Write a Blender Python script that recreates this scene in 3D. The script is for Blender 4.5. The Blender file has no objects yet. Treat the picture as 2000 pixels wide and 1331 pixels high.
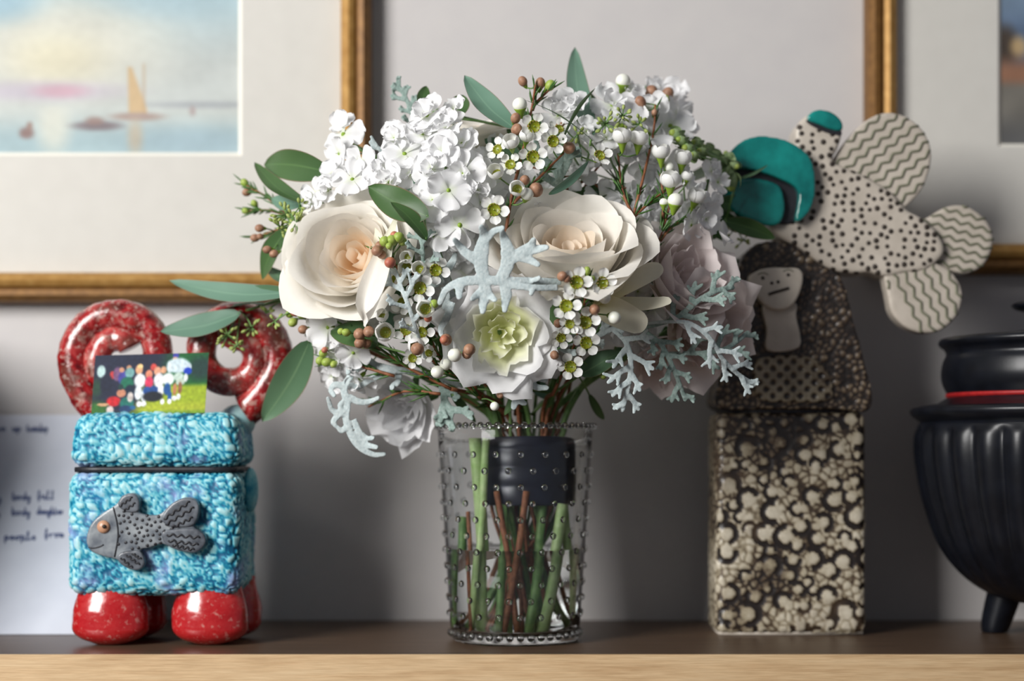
import bpy, bmesh, math, random
from mathutils import Vector as V, Matrix, noise
from mathutils.bvhtree import BVHTree

sc = bpy.context.scene
COL = sc.collection
PI = math.pi
R = math.radians
rnd = random.Random(7)

# ------------------------------------------------------------------ camera
F, HY, CAMY, CAMZ = 3300.0, 880.0, -1.358, 0.1524
cam_d = bpy.data.cameras.new('camera')
cam = bpy.data.objects.new('camera', cam_d); COL.objects.link(cam)
cam.location = (0, CAMY, CAMZ); cam.rotation_euler = (PI/2, 0, 0)
cam_d.sensor_width = 36; cam_d.lens = F/2000*36
cam_d.shift_y = (HY-665.5)/2000
cam_d.clip_start = 0.01
cam_d.dof.use_dof = True
cam_d.dof.focus_distance = 1.24
cam_d.dof.aperture_fstop = 2.6
sc.camera = cam

# ------------------------------------------------------------------ light
w = bpy.data.worlds.new('world'); sc.world = w; w.use_nodes = True
w.node_tree.nodes['Background'].inputs[0].default_value = (0.86, 0.89, 1.0, 1)
w.node_tree.nodes['Background'].inputs[1].default_value = 0.145
def area(name, loc, target, sx, sy, power, col):
    l = bpy.data.lights.new(name, 'AREA'); l.shape = 'RECTANGLE'; l.size = sx; l.size_y = sy
    l.energy = power; l.color = col
    o = bpy.data.objects.new(name, l); COL.objects.link(o); o.location = loc
    o.rotation_euler = (V(target)-V(loc)).to_track_quat('-Z', 'Y').to_euler()
    return o
area('window_light', (-1.46, -1.64, 0.98), (0, 0.0, 0.25), 0.85, 1.1, 68, (1.0, 0.985, 0.96))
sc.view_settings.view_transform = 'Standard'; sc.view_settings.look = 'None'
sc.view_settings.exposure = 0.0; sc.view_settings.gamma = 1.0
sc.view_settings.use_curve_mapping = False

# ------------------------------------------------------------------ helpers
def P(px, py, Y):
    d = Y-CAMY
    return V(((px-1000)*d/F, Y, CAMZ+(HY-py)*d/F))
def M(Y=0.0): return (Y-CAMY)/F          # metres per pixel at a depth
def srgb(r, g, b):
    f = lambda c: (c/255/12.92) if c/255 <= 0.04045 else ((c/255+0.055)/1.055)**2.4
    return (f(r), f(g), f(b), 1)
WM = {}
def mesh(name, verts, faces, mat=None, smooth=True, uvs=None, cols=None):
    me = bpy.data.meshes.new(name); me.from_pydata([tuple(v) for v in verts], [], faces)
    if smooth: me.polygons.foreach_set('use_smooth', [True]*len(me.polygons))
    if uvs is not None:
        ul = me.uv_layers.new(name='UVMap')
        for lp in me.loops: ul.data[lp.index].uv = uvs[lp.vertex_index]
    if cols is not None:
        ca = me.color_attributes.new('paint', 'FLOAT_COLOR', 'POINT')
        for i, c in enumerate(cols): ca.data[i].color = c
    if mat: me.materials.append(mat)
    me.update()
    return me
def link(name, me, parent=None, world=None):
    o = bpy.data.objects.new(name, me); COL.objects.link(o)
    wm = world or Matrix.Identity(4)
    if parent is not None:
        o.parent = parent; o.matrix_basis = WM[parent.name].inverted() @ wm
    else:
        o.matrix_basis = wm
    WM[o.name] = wm
    return o
def tag(o, label, cat, group=None, kind=None):
    o['label'] = label; o['category'] = cat
    if group: o['group'] = group
    if kind: o['kind'] = kind
    return o
def thing(name, loc, label, cat, group=None):
    o = link(name, None, None, Matrix.Translation(V(loc)))
    o.empty_display_size = 0.02
    return tag(o, label, cat, group)
def part(name, geo, mat, parent, smooth=True, uvs=None, cols=None):
    """geo=(verts,faces) in world space; origin of the part = its parent's"""
    T = WM[parent.name] if parent is not None else Matrix.Identity(4)
    Ti = T.inverted()
    vs = [Ti @ V(v) for v in geo[0]]
    return link(name, mesh(name, vs, geo[1], mat, smooth, uvs, cols), parent, T.copy())
def solo(name, geo, mat, loc, label, cat, group=None, smooth=True, uvs=None, cols=None):
    loc = V(loc)
    o = link(name, mesh(name, [V(v)-loc for v in geo[0]], geo[1], mat, smooth, uvs, cols), None, Matrix.Translation(loc))
    return tag(o, label, cat, group)
def struct(name, geo, mat, parent=None, smooth=False):
    o = link(name, mesh(name, geo[0], geo[1], mat, smooth), parent, WM[parent.name].copy() if parent else None)
    if parent is None: o['kind'] = 'structure'
    return o
def join(*gs):
    vs, fs = [], []
    for g in gs:
        n = len(vs); vs += list(g[0]); fs += [tuple(i+n for i in f) for f in g[1]]
    return vs, fs
def frame_z(d, roll=0.0):
    """rotation taking +z to d"""
    return (V(d).normalized().to_track_quat('Z', 'Y').to_matrix() @ Matrix.Rotation(roll, 3, 'Z')).to_4x4()
def box(x0, x1, y0, y1, z0, z1):
    vs = [(x, y, z) for z in (z0, z1) for y in (y0, y1) for x in (x0, x1)]
    return vs, [(0,2,3,1),(4,5,7,6),(0,1,5,4),(2,6,7,3),(0,4,6,2),(1,3,7,5)]
def tube(pts, rad, n=8, cap=True, ry=None, up=None):
    """tube with circular (or, with ry and up, oval) section"""
    pts = [V(p) for p in pts]; k = len(pts)
    if not hasattr(rad, '__len__'): rad = [rad]*k
    vs, fs = [], []
    ref = V(up) if up is not None else None
    prev = None
    for i in range(k):
        t = (pts[min(i+1, k-1)]-pts[max(i-1, 0)]).normalized()
        if ref is not None:
            s = t.cross(ref)
            if s.length < 1e-5: s = t.orthogonal()
            s.normalize()
        else:
            if prev is None: s = t.orthogonal().normalized()
            else:
                s = prev-t*prev.dot(t)
                s = s.normalized() if s.length > 1e-6 else t.orthogonal().normalized()
        prev = s
        b = s.cross(t)
        r2 = rad[i] if ry is None else min(ry, rad[i])
        for j in range(n):
            a = 2*PI*j/n
            vs.append(pts[i]+s*(rad[i]*math.cos(a))+b*(r2*math.sin(a)))
    for i in range(k-1):
        for j in range(n):
            fs.append((i*n+j, i*n+(j+1) % n, (i+1)*n+(j+1) % n, (i+1)*n+j))
    if cap:
        fs.append(tuple(range(n-1, -1, -1))); fs.append(tuple((k-1)*n+j for j in range(n)))
    return vs, fs
def smooth_path(pts, per=6):
    pts = [V(p) for p in pts]
    if len(pts) < 3: return [pts[0].lerp(pts[-1], i/per) for i in range(per+1)]
    q = [pts[0]*2-pts[1]]+pts+[pts[-1]*2-pts[-2]]
    out = []
    for i in range(1, len(q)-2):
        for j in range(per):
            t = j/per
            a, b, c, d = q[i-1], q[i], q[i+1], q[i+2]
            out.append(0.5*((2*b)+(c-a)*t+(2*a-5*b+4*c-d)*t*t+(3*b-a-3*c+d)*t**3))
    out.append(pts[-1])
    return out
def lathe(prof, n=48, c=(0,0), mod=None):
    """prof [(r,z)], closed on the axis where r=0"""
    vs, fs = [], []
    for (r, z) in prof:
        for j in range(n):
            a = 2*PI*j/n
            rr = r*(mod(a, z) if mod else 1)
            vs.append((c[0]+rr*math.cos(a), c[1]+rr*math.sin(a), z))
    for i in range(len(prof)-1):
        for j in range(n):
            fs.append((i*n+j, i*n+(j+1) % n, (i+1)*n+(j+1) % n, (i+1)*n+j))
    return vs, fs
def sphere(c=(0,0,0), r=(1,1,1), nu=10, nv=6):
    if not hasattr(r, '__len__'): r = (r, r, r)
    vs, fs = [], []
    for i in range(1, nv):
        a = PI*i/nv
        for j in range(nu):
            b = 2*PI*j/nu
            vs.append((c[0]+r[0]*math.sin(a)*math.cos(b), c[1]+r[1]*math.sin(a)*math.sin(b), c[2]-r[2]*math.cos(a)))
    for i in range(nv-2):
        for j in range(nu):
            fs.append((i*nu+j, i*nu+(j+1) % nu, (i+1)*nu+(j+1) % nu, (i+1)*nu+j))
    n = len(vs); vs.append((c[0], c[1], c[2]-r[2])); vs.append((c[0], c[1], c[2]+r[2]))
    for j in range(nu):
        fs.append((n, (j+1) % nu, j)); fs.append((n+1, (nv-2)*nu+j, (nv-2)*nu+(j+1) % nu))
    return vs, fs
def xform(g, m): return [m @ V(v) for v in g[0]], g[1]
def rbox(x0, x1, y0, y1, z0, z1, rad, step, disp=None, taper=None):
    """rounded box of fine quads; disp(p, n) -> (offset, height value)"""
    lo, hi = V((x0,y0,z0)), V((x1,y1,z1)); idx = {}; vs = []; fs = []; hs = []
    ilo, ihi = lo+V((rad,)*3), hi-V((rad,)*3)
    def vid(p):
        k = (round(p.x, 6), round(p.y, 6), round(p.z, 6))
        if k not in idx:
            c = V([min(max(p[i], ilo[i]), ihi[i]) for i in range(3)])
            n = (p-c); n = n.normalized() if n.length > 1e-9 else V((0,0,1))
            q = c+n*rad; h = 0.5
            if disp: o, h = disp(q, n); q = q+n*o
            if taper:
                s = taper((q.z-z0)/(z1-z0)); cx, cy = (x0+x1)/2, (y0+y1)/2
                q = V((cx+(q.x-cx)*s, cy+(q.y-cy)*s, q.z))
            idx[k] = len(vs); vs.append(q); hs.append(h)
        return idx[k]
    for ax in range(3):
        b, c = (ax+1) % 3, (ax+2) % 3
        nb = max(2, round((hi[b]-lo[b])/step)); nc = max(2, round((hi[c]-lo[c])/step))
        for side in (0, 1):
            g = []
            for i in range(nb+1):
                row = []
                for j in range(nc+1):
                    p = V((0,0,0)); p[ax] = hi[ax] if side else lo[ax]
                    p[b] = lo[b]+(hi[b]-lo[b])*i/nb; p[c] = lo[c]+(hi[c]-lo[c])*j/nc
                    row.append(vid(p))
                g.append(row)
            for i in range(nb):
                for j in range(nc):
                    f = (g[i][j], g[i+1][j], g[i+1][j+1], g[i][j+1])
                    fs.append(f if side else f[::-1])
    return vs, fs, hs
def inside(pt, poly):
    x, y = pt; r = False; n = len(poly)
    for i in range(n):
        x1, y1 = poly[i]; x2, y2 = poly[i-1]
        if (y1 > y) != (y2 > y) and x < (x2-x1)*(y-y1)/(y2-y1)+x1: r = not r
    return r
def round_poly(pts, per=5):
    n = len(pts); out = []
    for i in range(n):
        a, b, c, d = [V((*pts[(i+k) % n], 0)) for k in (-1, 0, 1, 2)]
        for j in range(per):
            t = j/per
            q = 0.5*((2*b)+(c-a)*t+(2*a-5*b+4*c-d)*t*t+(3*b-a-3*c+d)*t**3)
            out.append((q.x, q.y))
    return out
def pillow(outline_px, Y0, Y1, voxel=0.0014, iters=10, per=5):
    """thick rounded slab from an outline in the x/z plane, real thickness Y0..Y1"""
    po = round_poly(outline_px, per)
    Ym = (Y0+Y1)/2
    k = len(po); vs = []
    for Y in (Y0, Y1):
        for (a, b) in po:
            q = P(a, b, Ym); vs.append(V((q.x, Y, q.z)))
    area2 = sum(po[i][0]*po[(i+1) % k][1]-po[(i+1) % k][0]*po[i][1] for i in range(k))
    me = bpy.data.meshes.new('t'); bm = bmesh.new()
    bv = [bm.verts.new(v) for v in vs]
    bm.faces.new(bv[:k]); bm.faces.new(bv[k:][::-1])
    for i in range(k): bm.faces.new((bv[i], bv[(i+1) % k], bv[k+(i+1) % k], bv[k+i]))
    bmesh.ops.recalc_face_normals(bm, faces=bm.faces); bm.to_mesh(me); bm.free()
    o = bpy.data.objects.new('t', me); COL.objects.link(o)
    md = o.modifiers.new('r', 'REMESH'); md.mode = 'VOXEL'; md.voxel_size = voxel
    md = o.modifiers.new('s', 'SMOOTH'); md.factor = 0.5; md.iterations = iters
    dg = bpy.context.evaluated_depsgraph_get()
    m2 = bpy.data.meshes.new_from_object(o.evaluated_get(dg))
    g = [v.co.copy() for v in m2.vertices], [tuple(p.vertices) for p in m2.polygons]
    bpy.data.objects.remove(o); bpy.data.meshes.remove(me); bpy.data.meshes.remove(m2)
    return g
def bvh(g): return BVHTree.FromPolygons([tuple(v) for v in g[0]], g[1])
def drop(t, px, py, Yref):
    """point and normal on the front of a surface"""
    q = P(px, py, Yref)
    hit = t.ray_cast(V((q.x, -1, q.z)), V((0, 1, 0)))
    return (hit[0], hit[1]) if hit[0] is not None else None
def disc_on(p, n, r, h=0.0006, k=8):
    m = Matrix.Translation(p) @ frame_z(n)
    return xform(lathe([(0.0001, h), (r*0.75, h), (r, -h)], k), m)

# ------------------------------------------------------------------ materials
def new_mat(name):
    m = bpy.data.materials.new(name); m.use_nodes = True
    nt = m.node_tree; b = nt.nodes['Principled BSDF']
    return m, nt, b
def N(nt, t, **kw):
    n = nt.nodes.new(t)
    for k, v in kw.items(): setattr(n, k, v)
    return n
def ramp(nt, fac, stops, interp='LINEAR'):
    r = N(nt, 'ShaderNodeValToRGB'); r.color_ramp.interpolation = interp
    e = r.color_ramp.elements
    while len(e) > 1: e.remove(e[-1])
    e[0].position, e[0].color = stops[0]
    for p, c in stops[1:]:
        x = e.new(p); x.color = c
    nt.links.new(fac, r.inputs[0]); return r.outputs[0]
def coords(nt, scale=(1,1,1), kind='Object'):
    tc = N(nt, 'ShaderNodeTexCoord'); mp = N(nt, 'ShaderNodeMapping'); mp.inputs['Scale'].default_value = scale
    nt.links.new(tc.outputs[kind], mp.inputs[0]); return mp.outputs[0]
def noise_tex(nt, vec, scale, detail=3, rough=0.55):
    n = N(nt, 'ShaderNodeTexNoise'); n.inputs['Scale'].default_value = scale
    n.inputs['Detail'].default_value = detail; n.inputs['Roughness'].default_value = rough
    nt.links.new(vec, n.inputs['Vector']); return n.outputs['Fac']
def bump(nt, b, fac, strength=0.3, dist=0.001):
    n = N(nt, 'ShaderNodeBump'); n.inputs['Strength'].default_value = strength; n.inputs['Distance'].default_value = dist
    nt.links.new(fac, n.inputs['Height']); nt.links.new(n.outputs[0], b.inputs['Normal'])
def mixc(nt, fac, a, b, mode='MIX'):
    n = N(nt, 'ShaderNodeMix', data_type='RGBA', blend_type=mode)
    for s, v in ((n.inputs[0], fac), (n.inputs[6], a), (n.inputs[7], b)):
        if isinstance(v, (int, float)): s.default_value = v
        elif isinstance(v, tuple): s.default_value = v
        else: nt.links.new(v, s)
    return n.outputs[2]
def simple(name, c1, c2=None, scale=200, rough=0.5, bmp=0.0, spec=0.5, coat=0.0, metal=0.0):
    m, nt, b = new_mat(name)
    b.inputs['Roughness'].default_value = rough; b.inputs['Metallic'].default_value = metal
    b.inputs['Specular IOR Level'].default_value = spec; b.inputs['Coat Weight'].default_value = coat
    vec = coords(nt); f = noise_tex(nt, vec, scale)
    nt.links.new(ramp(nt, f, [(0.3, c1), (0.7, c2 or c1)]), b.inputs['Base Color'])
    if bmp: bump(nt, b, f, bmp)
    return m
def thin(name, c_in, c_out, transl=0.3, rough=0.6, v0=0.0, v1=0.6, vein=None, bmp=0.15, scale=160):
    """petal or leaf: colour from base (v=0) to rim (v=1), some light let through"""
    m, nt, b = new_mat(name); out = nt.nodes['Material Output']
    uv = N(nt, 'ShaderNodeUVMap'); sp = N(nt, 'ShaderNodeSeparateXYZ'); nt.links.new(uv.outputs[0], sp.inputs[0])
    col = ramp(nt, sp.outputs[1], [(v0, c_in), (v1, c_out)])
    nz = noise_tex(nt, coords(nt), scale, 4)
    col = mixc(nt, 0.08, col, ramp(nt, nz, [(0.3, (0.55,)*3+(1,)), (0.7, (1,1,1,1))]), 'MULTIPLY')
    if vein:
        a = N(nt, 'ShaderNodeMath', operation='SUBTRACT'); a.inputs[1].default_value = 0.5
        nt.links.new(sp.outputs[0], a.inputs[0])
        ab = N(nt, 'ShaderNodeMath', operation='ABSOLUTE'); nt.links.new(a.outputs[0], ab.inputs[0])
        col = mixc(nt, ramp(nt, ab.outputs[0], [(0.012, (0.45,)*3+(1,)), (0.045, (0,0,0,1))]), col, vein)
        col = mixc(nt, ramp(nt, ab.outputs[0], [(0.465, (0,0,0,1)), (0.495, (0.7,)*3+(1,))]), col, srgb(150,110,95))
    nt.links.new(col, b.inputs['Base Color']); b.inputs['Roughness'].default_value = rough
    b.inputs['Specular IOR Level'].default_value = 0.35
    bump(nt, b, nz, bmp, 0.0008)
    tr = N(nt, 'ShaderNodeBsdfTranslucent'); nt.links.new(col, tr.inputs[0])
    mx = N(nt, 'ShaderNodeMixShader'); mx.inputs[0].default_value = transl
    nt.links.new(b.outputs[0], mx.inputs[1]); nt.links.new(tr.outputs[0], mx.inputs[2]); nt.links.new(mx.outputs[0], out.inputs[0])
    return m
def painted(name, rough=0.6):
    m, nt, b = new_mat(name); a = N(nt, 'ShaderNodeVertexColor', layer_name='paint')
    nt.links.new(a.outputs[0], b.inputs['Base Color']); b.inputs['Roughness'].default_value = rough
    return m
def glass_mat(name, col, rough=0.0, ior=1.45):
    m, nt, b = new_mat(name); b.inputs['Base Color'].default_value = col; b.inputs['Roughness'].default_value = rough
    b.inputs['Transmission Weight'].default_value = 1; b.inputs['IOR'].default_value = ior
    return m
def wood(name, a, b_, c, rough, bmp=0.15, sc3=(4, 60, 60)):
    m, nt, b = new_mat(name); b.inputs['Roughness'].default_value = rough
    v = coords(nt, sc3)
    n1 = noise_tex(nt, v, 2.2, 6, 0.65); n2 = noise_tex(nt, coords(nt, (10, 240, 240)), 4, 3)
    col = ramp(nt, n1, [(0.3, a), (0.5, b_), (0.72, c)])
    col = mixc(nt, 0.45, col, ramp(nt, n2, [(0.35, (0.62, 0.58, 0.52, 1)), (0.65, (1,1,1,1))]), 'MULTIPLY')
    nt.links.new(col, b.inputs['Base Color']); bump(nt, b, n2, bmp, 0.0005)
    return m
def attr_glaze(name, stops, rough=0.3, patches=None, bmp=0.25, scale=380, coat=0.3):
    """ceramic whose glaze pools by relief height (attribute paint.r)"""
    m, nt, b = new_mat(name); a = N(nt, 'ShaderNodeVertexColor', layer_name='paint')
    sp = N(nt, 'ShaderNodeSeparateColor'); nt.links.new(a.outputs[0], sp.inputs[0])
    vec = coords(nt); nz = noise_tex(nt, vec, scale, 4)
    ad = N(nt, 'ShaderNodeMath', operation='MULTIPLY_ADD'); ad.inputs[1].default_value = 0.35; nt.links.new(nz, ad.inputs[0])
    sb = N(nt, 'ShaderNodeMath', operation='SUBTRACT'); sb.inputs[1].default_value = 0.175
    nt.links.new(sp.outputs[0], sb.inputs[0]); nt.links.new(sb.outputs[0], ad.inputs[2])
    col = ramp(nt, ad.outputs[0], stops)
    for (sc_, lo, hi, c, amt) in (patches or []):
        f = ramp(nt, noise_tex(nt, vec, sc_, 2), [(lo, (0,0,0,1)), (hi, (amt,)*3+(1,))])
        col = mixc(nt, f, col, c)
    nt.links.new(col, b.inputs['Base Color']); b.inputs['Roughness'].default_value = rough
    b.inputs['Coat Weight'].default_value = coat; b.inputs['Coat Roughness'].default_value = 0.15
    bump(nt, b, nz, bmp, 0.0006)
    return m

MT = {}
MT['wall'] = simple('wall_paint', srgb(203,199,198), srgb(207,203,201), 30, 0.9, 0.05)
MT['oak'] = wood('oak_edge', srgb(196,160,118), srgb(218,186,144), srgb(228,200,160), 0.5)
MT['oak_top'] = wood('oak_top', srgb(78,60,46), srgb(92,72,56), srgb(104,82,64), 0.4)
MT['gold'] = simple('gilt', srgb(160,116,54), srgb(190,148,84), 90, 0.55, 0.3, metal=0.3)
MT['gold_dark'] = simple('gilt_dark', srgb(112,76,34), srgb(140,100,50), 120, 0.55, 0.35, metal=0.25)  # darker gilt for the outer half of each frame rail
MT['mat'] = simple('mat_board', srgb(213,210,203), srgb(217,214,207), 60, 0.9)
MT['mat_core'] = simple('mat_core', srgb(243,239,228), None, 60, 0.9)
MT['print'] = painted('print', 0.7)
MT['photo'] = painted('photo_print', 0.75)
MT['paper'] = simple('card_paper', srgb(198,203,215), srgb(205,210,221), 40, 0.85)
MT['ink'] = simple('ink', srgb(70,84,128), srgb(84,98,142), 300, 0.7)
MT['glass'] = glass_mat('vase_glass', (0.98, 0.995, 1.0, 1))
MT['water'] = glass_mat('water', (0.97, 0.99, 0.985, 1), 0, 1.33)
MT['tape'] = simple('tape', srgb(20,24,38), srgb(30,36,54), 80, 0.38, 0.2)
MT['rose_in'] = thin('rose_inner', srgb(253,222,180), srgb(254,242,226), 0.42, v0=0.2, v1=0.85)
MT['rose_mid'] = thin('rose_mid', srgb(253,240,218), srgb(254,250,243), 0.40, v0=0.1, v1=0.6)
MT['rose_out'] = thin('rose_outer', srgb(238,236,212), srgb(252,248,240), 0.3, v0=0.0, v1=0.5)
MT['white'] = thin('white_petal', srgb(236,242,222), srgb(251,251,252), 0.33, v0=0.0, v1=0.35)
MT['wax'] = thin('wax_petal', srgb(238,240,228), srgb(252,252,250), 0.25, rough=0.4)
MT['pink'] = thin('blush_petal', srgb(248,242,222), srgb(250,240,238), 0.33, v0=0.0, v1=0.7)
MT['lime'] = thin('lime_petal', srgb(234,238,172), srgb(250,250,236), 0.33, v0=0.2, v1=0.95)
MT['cream'] = thin('cream_petal', srgb(244,238,196), srgb(252,247,226), 0.4)
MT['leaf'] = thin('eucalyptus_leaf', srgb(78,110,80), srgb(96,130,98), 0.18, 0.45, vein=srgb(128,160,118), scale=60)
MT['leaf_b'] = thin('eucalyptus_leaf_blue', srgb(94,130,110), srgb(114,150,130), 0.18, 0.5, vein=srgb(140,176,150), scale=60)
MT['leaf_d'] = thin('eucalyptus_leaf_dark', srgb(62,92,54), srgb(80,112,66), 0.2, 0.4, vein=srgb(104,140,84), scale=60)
MT['needle'] = simple('needle', srgb(44,82,30), srgb(76,118,48), 200, 0.5)
MT['stem_g'] = simple('stem_green', srgb(82,122,62), srgb(124,158,92), 120, 0.45)
MT['stem_p'] = simple('stem_pale', srgb(150,184,110), srgb(196,216,160), 100, 0.4)
MT['stem_b'] = simple('stem_brown', srgb(112,66,40), srgb(158,100,66), 200, 0.6, 0.3)
MT['calyx'] = simple('calyx', srgb(116,150,34), srgb(150,178,64), 250, 0.5)
MT['olive'] = simple('flower_cup', srgb(112,124,12), srgb(150,156,40), 400, 0.35)
MT['stamen'] = simple('stamen', srgb(140,92,62), srgb(196,160,110), 400, 0.6)
MT['bud_b'] = simple('bud_brown', srgb(140,98,76), srgb(182,140,112), 260, 0.5, 0.2)
MT['bud_r'] = simple('bud_red', srgb(176,92,80), srgb(196,128,96), 260, 0.5, 0.2)
MT['bud_g'] = simple('bud_green', srgb(140,168,60), srgb(176,190,100), 260, 0.5, 0.2)
MT['bud_w'] = simple('bud_white', srgb(238,240,224), srgb(246,247,238), 260, 0.45)
MT['seed'] = simple('seed', srgb(138,156,78), srgb(172,184,108), 260, 0.55)
MT['stockbud'] = simple('stock_bud', srgb(118,144,100), srgb(162,182,130), 200, 0.7, 0.3)
MT['dusty'] = simple('dusty_miller', srgb(174,188,190), srgb(204,214,214), 500, 0.95, 0.5, spec=0.1)
MT['dusty_g'] = simple('dusty_miller_green', srgb(128,150,142), srgb(166,184,178), 500, 0.95, 0.5, spec=0.1)
MT['black'] = simple('black_clay', srgb(11,13,19), srgb(19,22,30), 60, 0.34, 0.15, spec=0.4)
MT['redline'] = simple('red_line', srgb(150,22,24), srgb(176,34,34), 200, 0.5)
MT['blue'] = attr_glaze('turquoise_glaze', [(0.10, srgb(6,92,132)), (0.27, srgb(28,146,178)), (0.42, srgb(104,192,208)), (0.62, srgb(164,216,222)), (0.9, srgb(190,226,228))], 0.48,
                        [(28, 0.56, 0.70, srgb(150,160,216), 0.75), (16, 0.60, 0.74, srgb(40,112,196), 0.6)], coat=0.1)
MT['red'] = attr_glaze('red_glaze', [(0.15, srgb(92,10,14)), (0.5, srgb(160,26,30)), (0.9, srgb(196,84,80))], 0.2,
                       [(140, 0.54, 0.70, srgb(190,150,138), 0.75), (50, 0.50, 0.66, srgb(96,58,48), 0.8), (240, 0.56, 0.7, srgb(206,180,170), 0.6)], bmp=0.5, coat=0.5)
MT['redboot'] = attr_glaze('red_boot_glaze', [(0.1, srgb(110,8,12)), (0.5, srgb(176,22,28)), (0.95, srgb(200,66,64))], 0.16,
                       [(220, 0.58, 0.72, srgb(206,150,140), 0.55)], coat=0.8)
MT['grey_fish'] = simple('grey_slip', srgb(72,80,92), srgb(158,164,168), 70, 0.4, 0.2, coat=0.3)
MT['fin_slip'] = simple('fin_slip', srgb(48,52,62), srgb(118,124,132), 90, 0.4, 0.2, coat=0.3)
MT['dark_slip'] = simple('dark_slip', srgb(28,28,34), srgb(44,44,50), 200, 0.45)
MT['eye'] = simple('eye', srgb(190,140,110), srgb(206,160,128), 100, 0.3)
MT['cream_clay'] = simple('cream_clay', srgb(186,176,163), srgb(204,194,181), 60, 0.45, 0.1, coat=0.2)
MT['groove'] = simple('groove_stain', srgb(104,104,86), srgb(128,128,108), 200, 0.7)
MT['spot'] = simple('spot_stain', srgb(44,36,30), srgb(62,52,44), 200, 0.6)
MT['teal'] = simple('teal_glaze', srgb(0,92,90), srgb(20,140,132), 45, 0.18, 0.05, coat=0.6)
MT['stone'] = attr_glaze('relief_clay', [(0.22, srgb(34,27,24)), (0.42, srgb(82,66,50)), (0.60, srgb(160,148,124)), (0.95, srgb(212,203,184))], 0.42,
                         [(22, 0.55, 0.72, srgb(92,72,50), 0.5)])
MT['hair'] = attr_glaze('hair_clay', [(0.25, srgb(34,27,24)), (0.5, srgb(78,62,49)), (0.85, srgb(158,140,114))], 0.5, bmp=0.5)

# ================================================================== SETTING
WALL_Y = 0.157; SHELF_F = -0.101
struct('wall_back', box(-2.2, 2.2, WALL_Y, WALL_Y+0.1, -0.9, 2.0), MT['wall'])
sh = thing('shelf', (0, SHELF_F, -0.045), 'long wooden shelf with a pale oak front edge carrying all the ornaments', 'shelf')
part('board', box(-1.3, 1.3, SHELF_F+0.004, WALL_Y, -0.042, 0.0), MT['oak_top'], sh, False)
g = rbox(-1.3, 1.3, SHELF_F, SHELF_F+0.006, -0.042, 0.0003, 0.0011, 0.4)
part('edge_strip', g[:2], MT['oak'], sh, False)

struct('floor', box(-2.2, 2.2, -3.0, WALL_Y, -0.95, -0.9), MT['oak_top'])
def smoothstep(a, b, x):
    t = min(1, max(0, (x-a)/(b-a))); return t*t*(3-2*t)
def lerp3(a, b, t): return tuple(a[i]+(b[i]-a[i])*t for i in range(3))
def grid(x0, x1, y0, y1, nx, ny, Y, fn, flat=True):
    vs, fs, cs = [], [], []
    for j in range(ny+1):
        for i in range(nx+1):
            px, py = x0+(x1-x0)*i/nx, y0+(y1-y0)*j/ny
            vs.append(P(px, py, Y)); cs.append(srgb(*fn(px, py)))
    for j in range(ny):
        for i in range(nx):
            a = j*(nx+1)+i; fs.append((a, a+nx+1, a+nx+2, a+1))
    return (vs, fs), cs
def blob(px, py, cx, cy, rx, ry, soft=0.5):
    d = math.hypot((px-cx)/rx, (py-cy)/ry); return 1-smoothstep(1-soft, 1+soft, d)
def harbour(px, py):
    nz = noise.noise(V((px*0.012, py*0.02, 1.3)))*0.6+noise.noise(V((px*0.05, py*0.07, 4.1)))*0.35
    if py < 207:
        t = py/207
        c = lerp3((150,186,200), (190,198,196), smoothstep(-0.2, 0.7, t))
        c = lerp3(c, (216,214,198), blob(px, py, 120, 90, 190, 95, 0.6)*0.9)
        c = lerp3(c, (226,216,178), blob(px, py, 110, 115, 80, 45, 0.8)*0.7)
        c = lerp3(c, (138,178,198), blob(px, py, -10, 0, 80, 40, 0.7))
        c = lerp3(c, (150,182,196), blob(px, py, 330, 0, 110, 30, 0.8)*0.7)
        c = lerp3(c, (186,172,196), blob(px, py, 80, 178, 150, 18, 0.7)*0.7)
        c = lerp3(c, (196,146,166), blob(px, py, 118, 178, 48, 12, 0.7)*0.9)
    else:
        t = (py-207)/90
        c = lerp3((196,204,200), (150,182,192), smoothstep(0, 0.8, t))
        c = lerp3(c, (140,172,188), blob(px, py, 380, 280, 120, 28, 0.7)*0.8)
        c = lerp3(c, (214,214,198), blob(px, py, 105, 250, 30, 45, 0.7)*0.8)
    c = lerp3(c, (146,152,160), blob(px, py, 400, 205, 110, 7, 0.7)*0.8)
    c = lerp3(c, (150,120,120), blob(px, py, 376, 217, 6, 9, 0.6)*0.7)
    if 246 < px < 288 and 132 < py < 222:
        e = 250+ (py-135)*0.02; r_ = 258+(py-135)*0.36
        k = smoothstep(e-3, e+2, px)*(1-smoothstep(r_-2, r_+4, px))
        c = lerp3(c, (206,166,110), k*0.95)
    c = lerp3(c, (176,140,100), (1-smoothstep(1, 3, abs(px-281)))*(1 if 125 < py < 225 else 0)*0.6)
    c = lerp3(c, (152,122,112), blob(px, py, 268, 228, 50, 8, 0.5)*0.9)
    c = lerp3(c, (92,74,82), blob(px, py, 190, 246, 48, 9, 0.5)*0.9)
    c = lerp3(c, (128,92,84), blob(px, py, 185, 236, 18, 8, 0.5)*0.8)
    c = lerp3(c, (190,164,130), blob(px, py, 264, 268, 14, 32, 0.7)*0.7)
    c = lerp3(c, (112,76,72), blob(px, py, 52, 260, 14, 11, 0.5)*0.95)
    c = lerp3(c, (128,84,70), blob(px, py, 58, 246, 6, 8, 0.5)*0.8)
    c = lerp3(c, (204,204,198), 0.30)
    return tuple(min(255, max(0, v*(1+0.07*nz))) for v in c)
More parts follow.
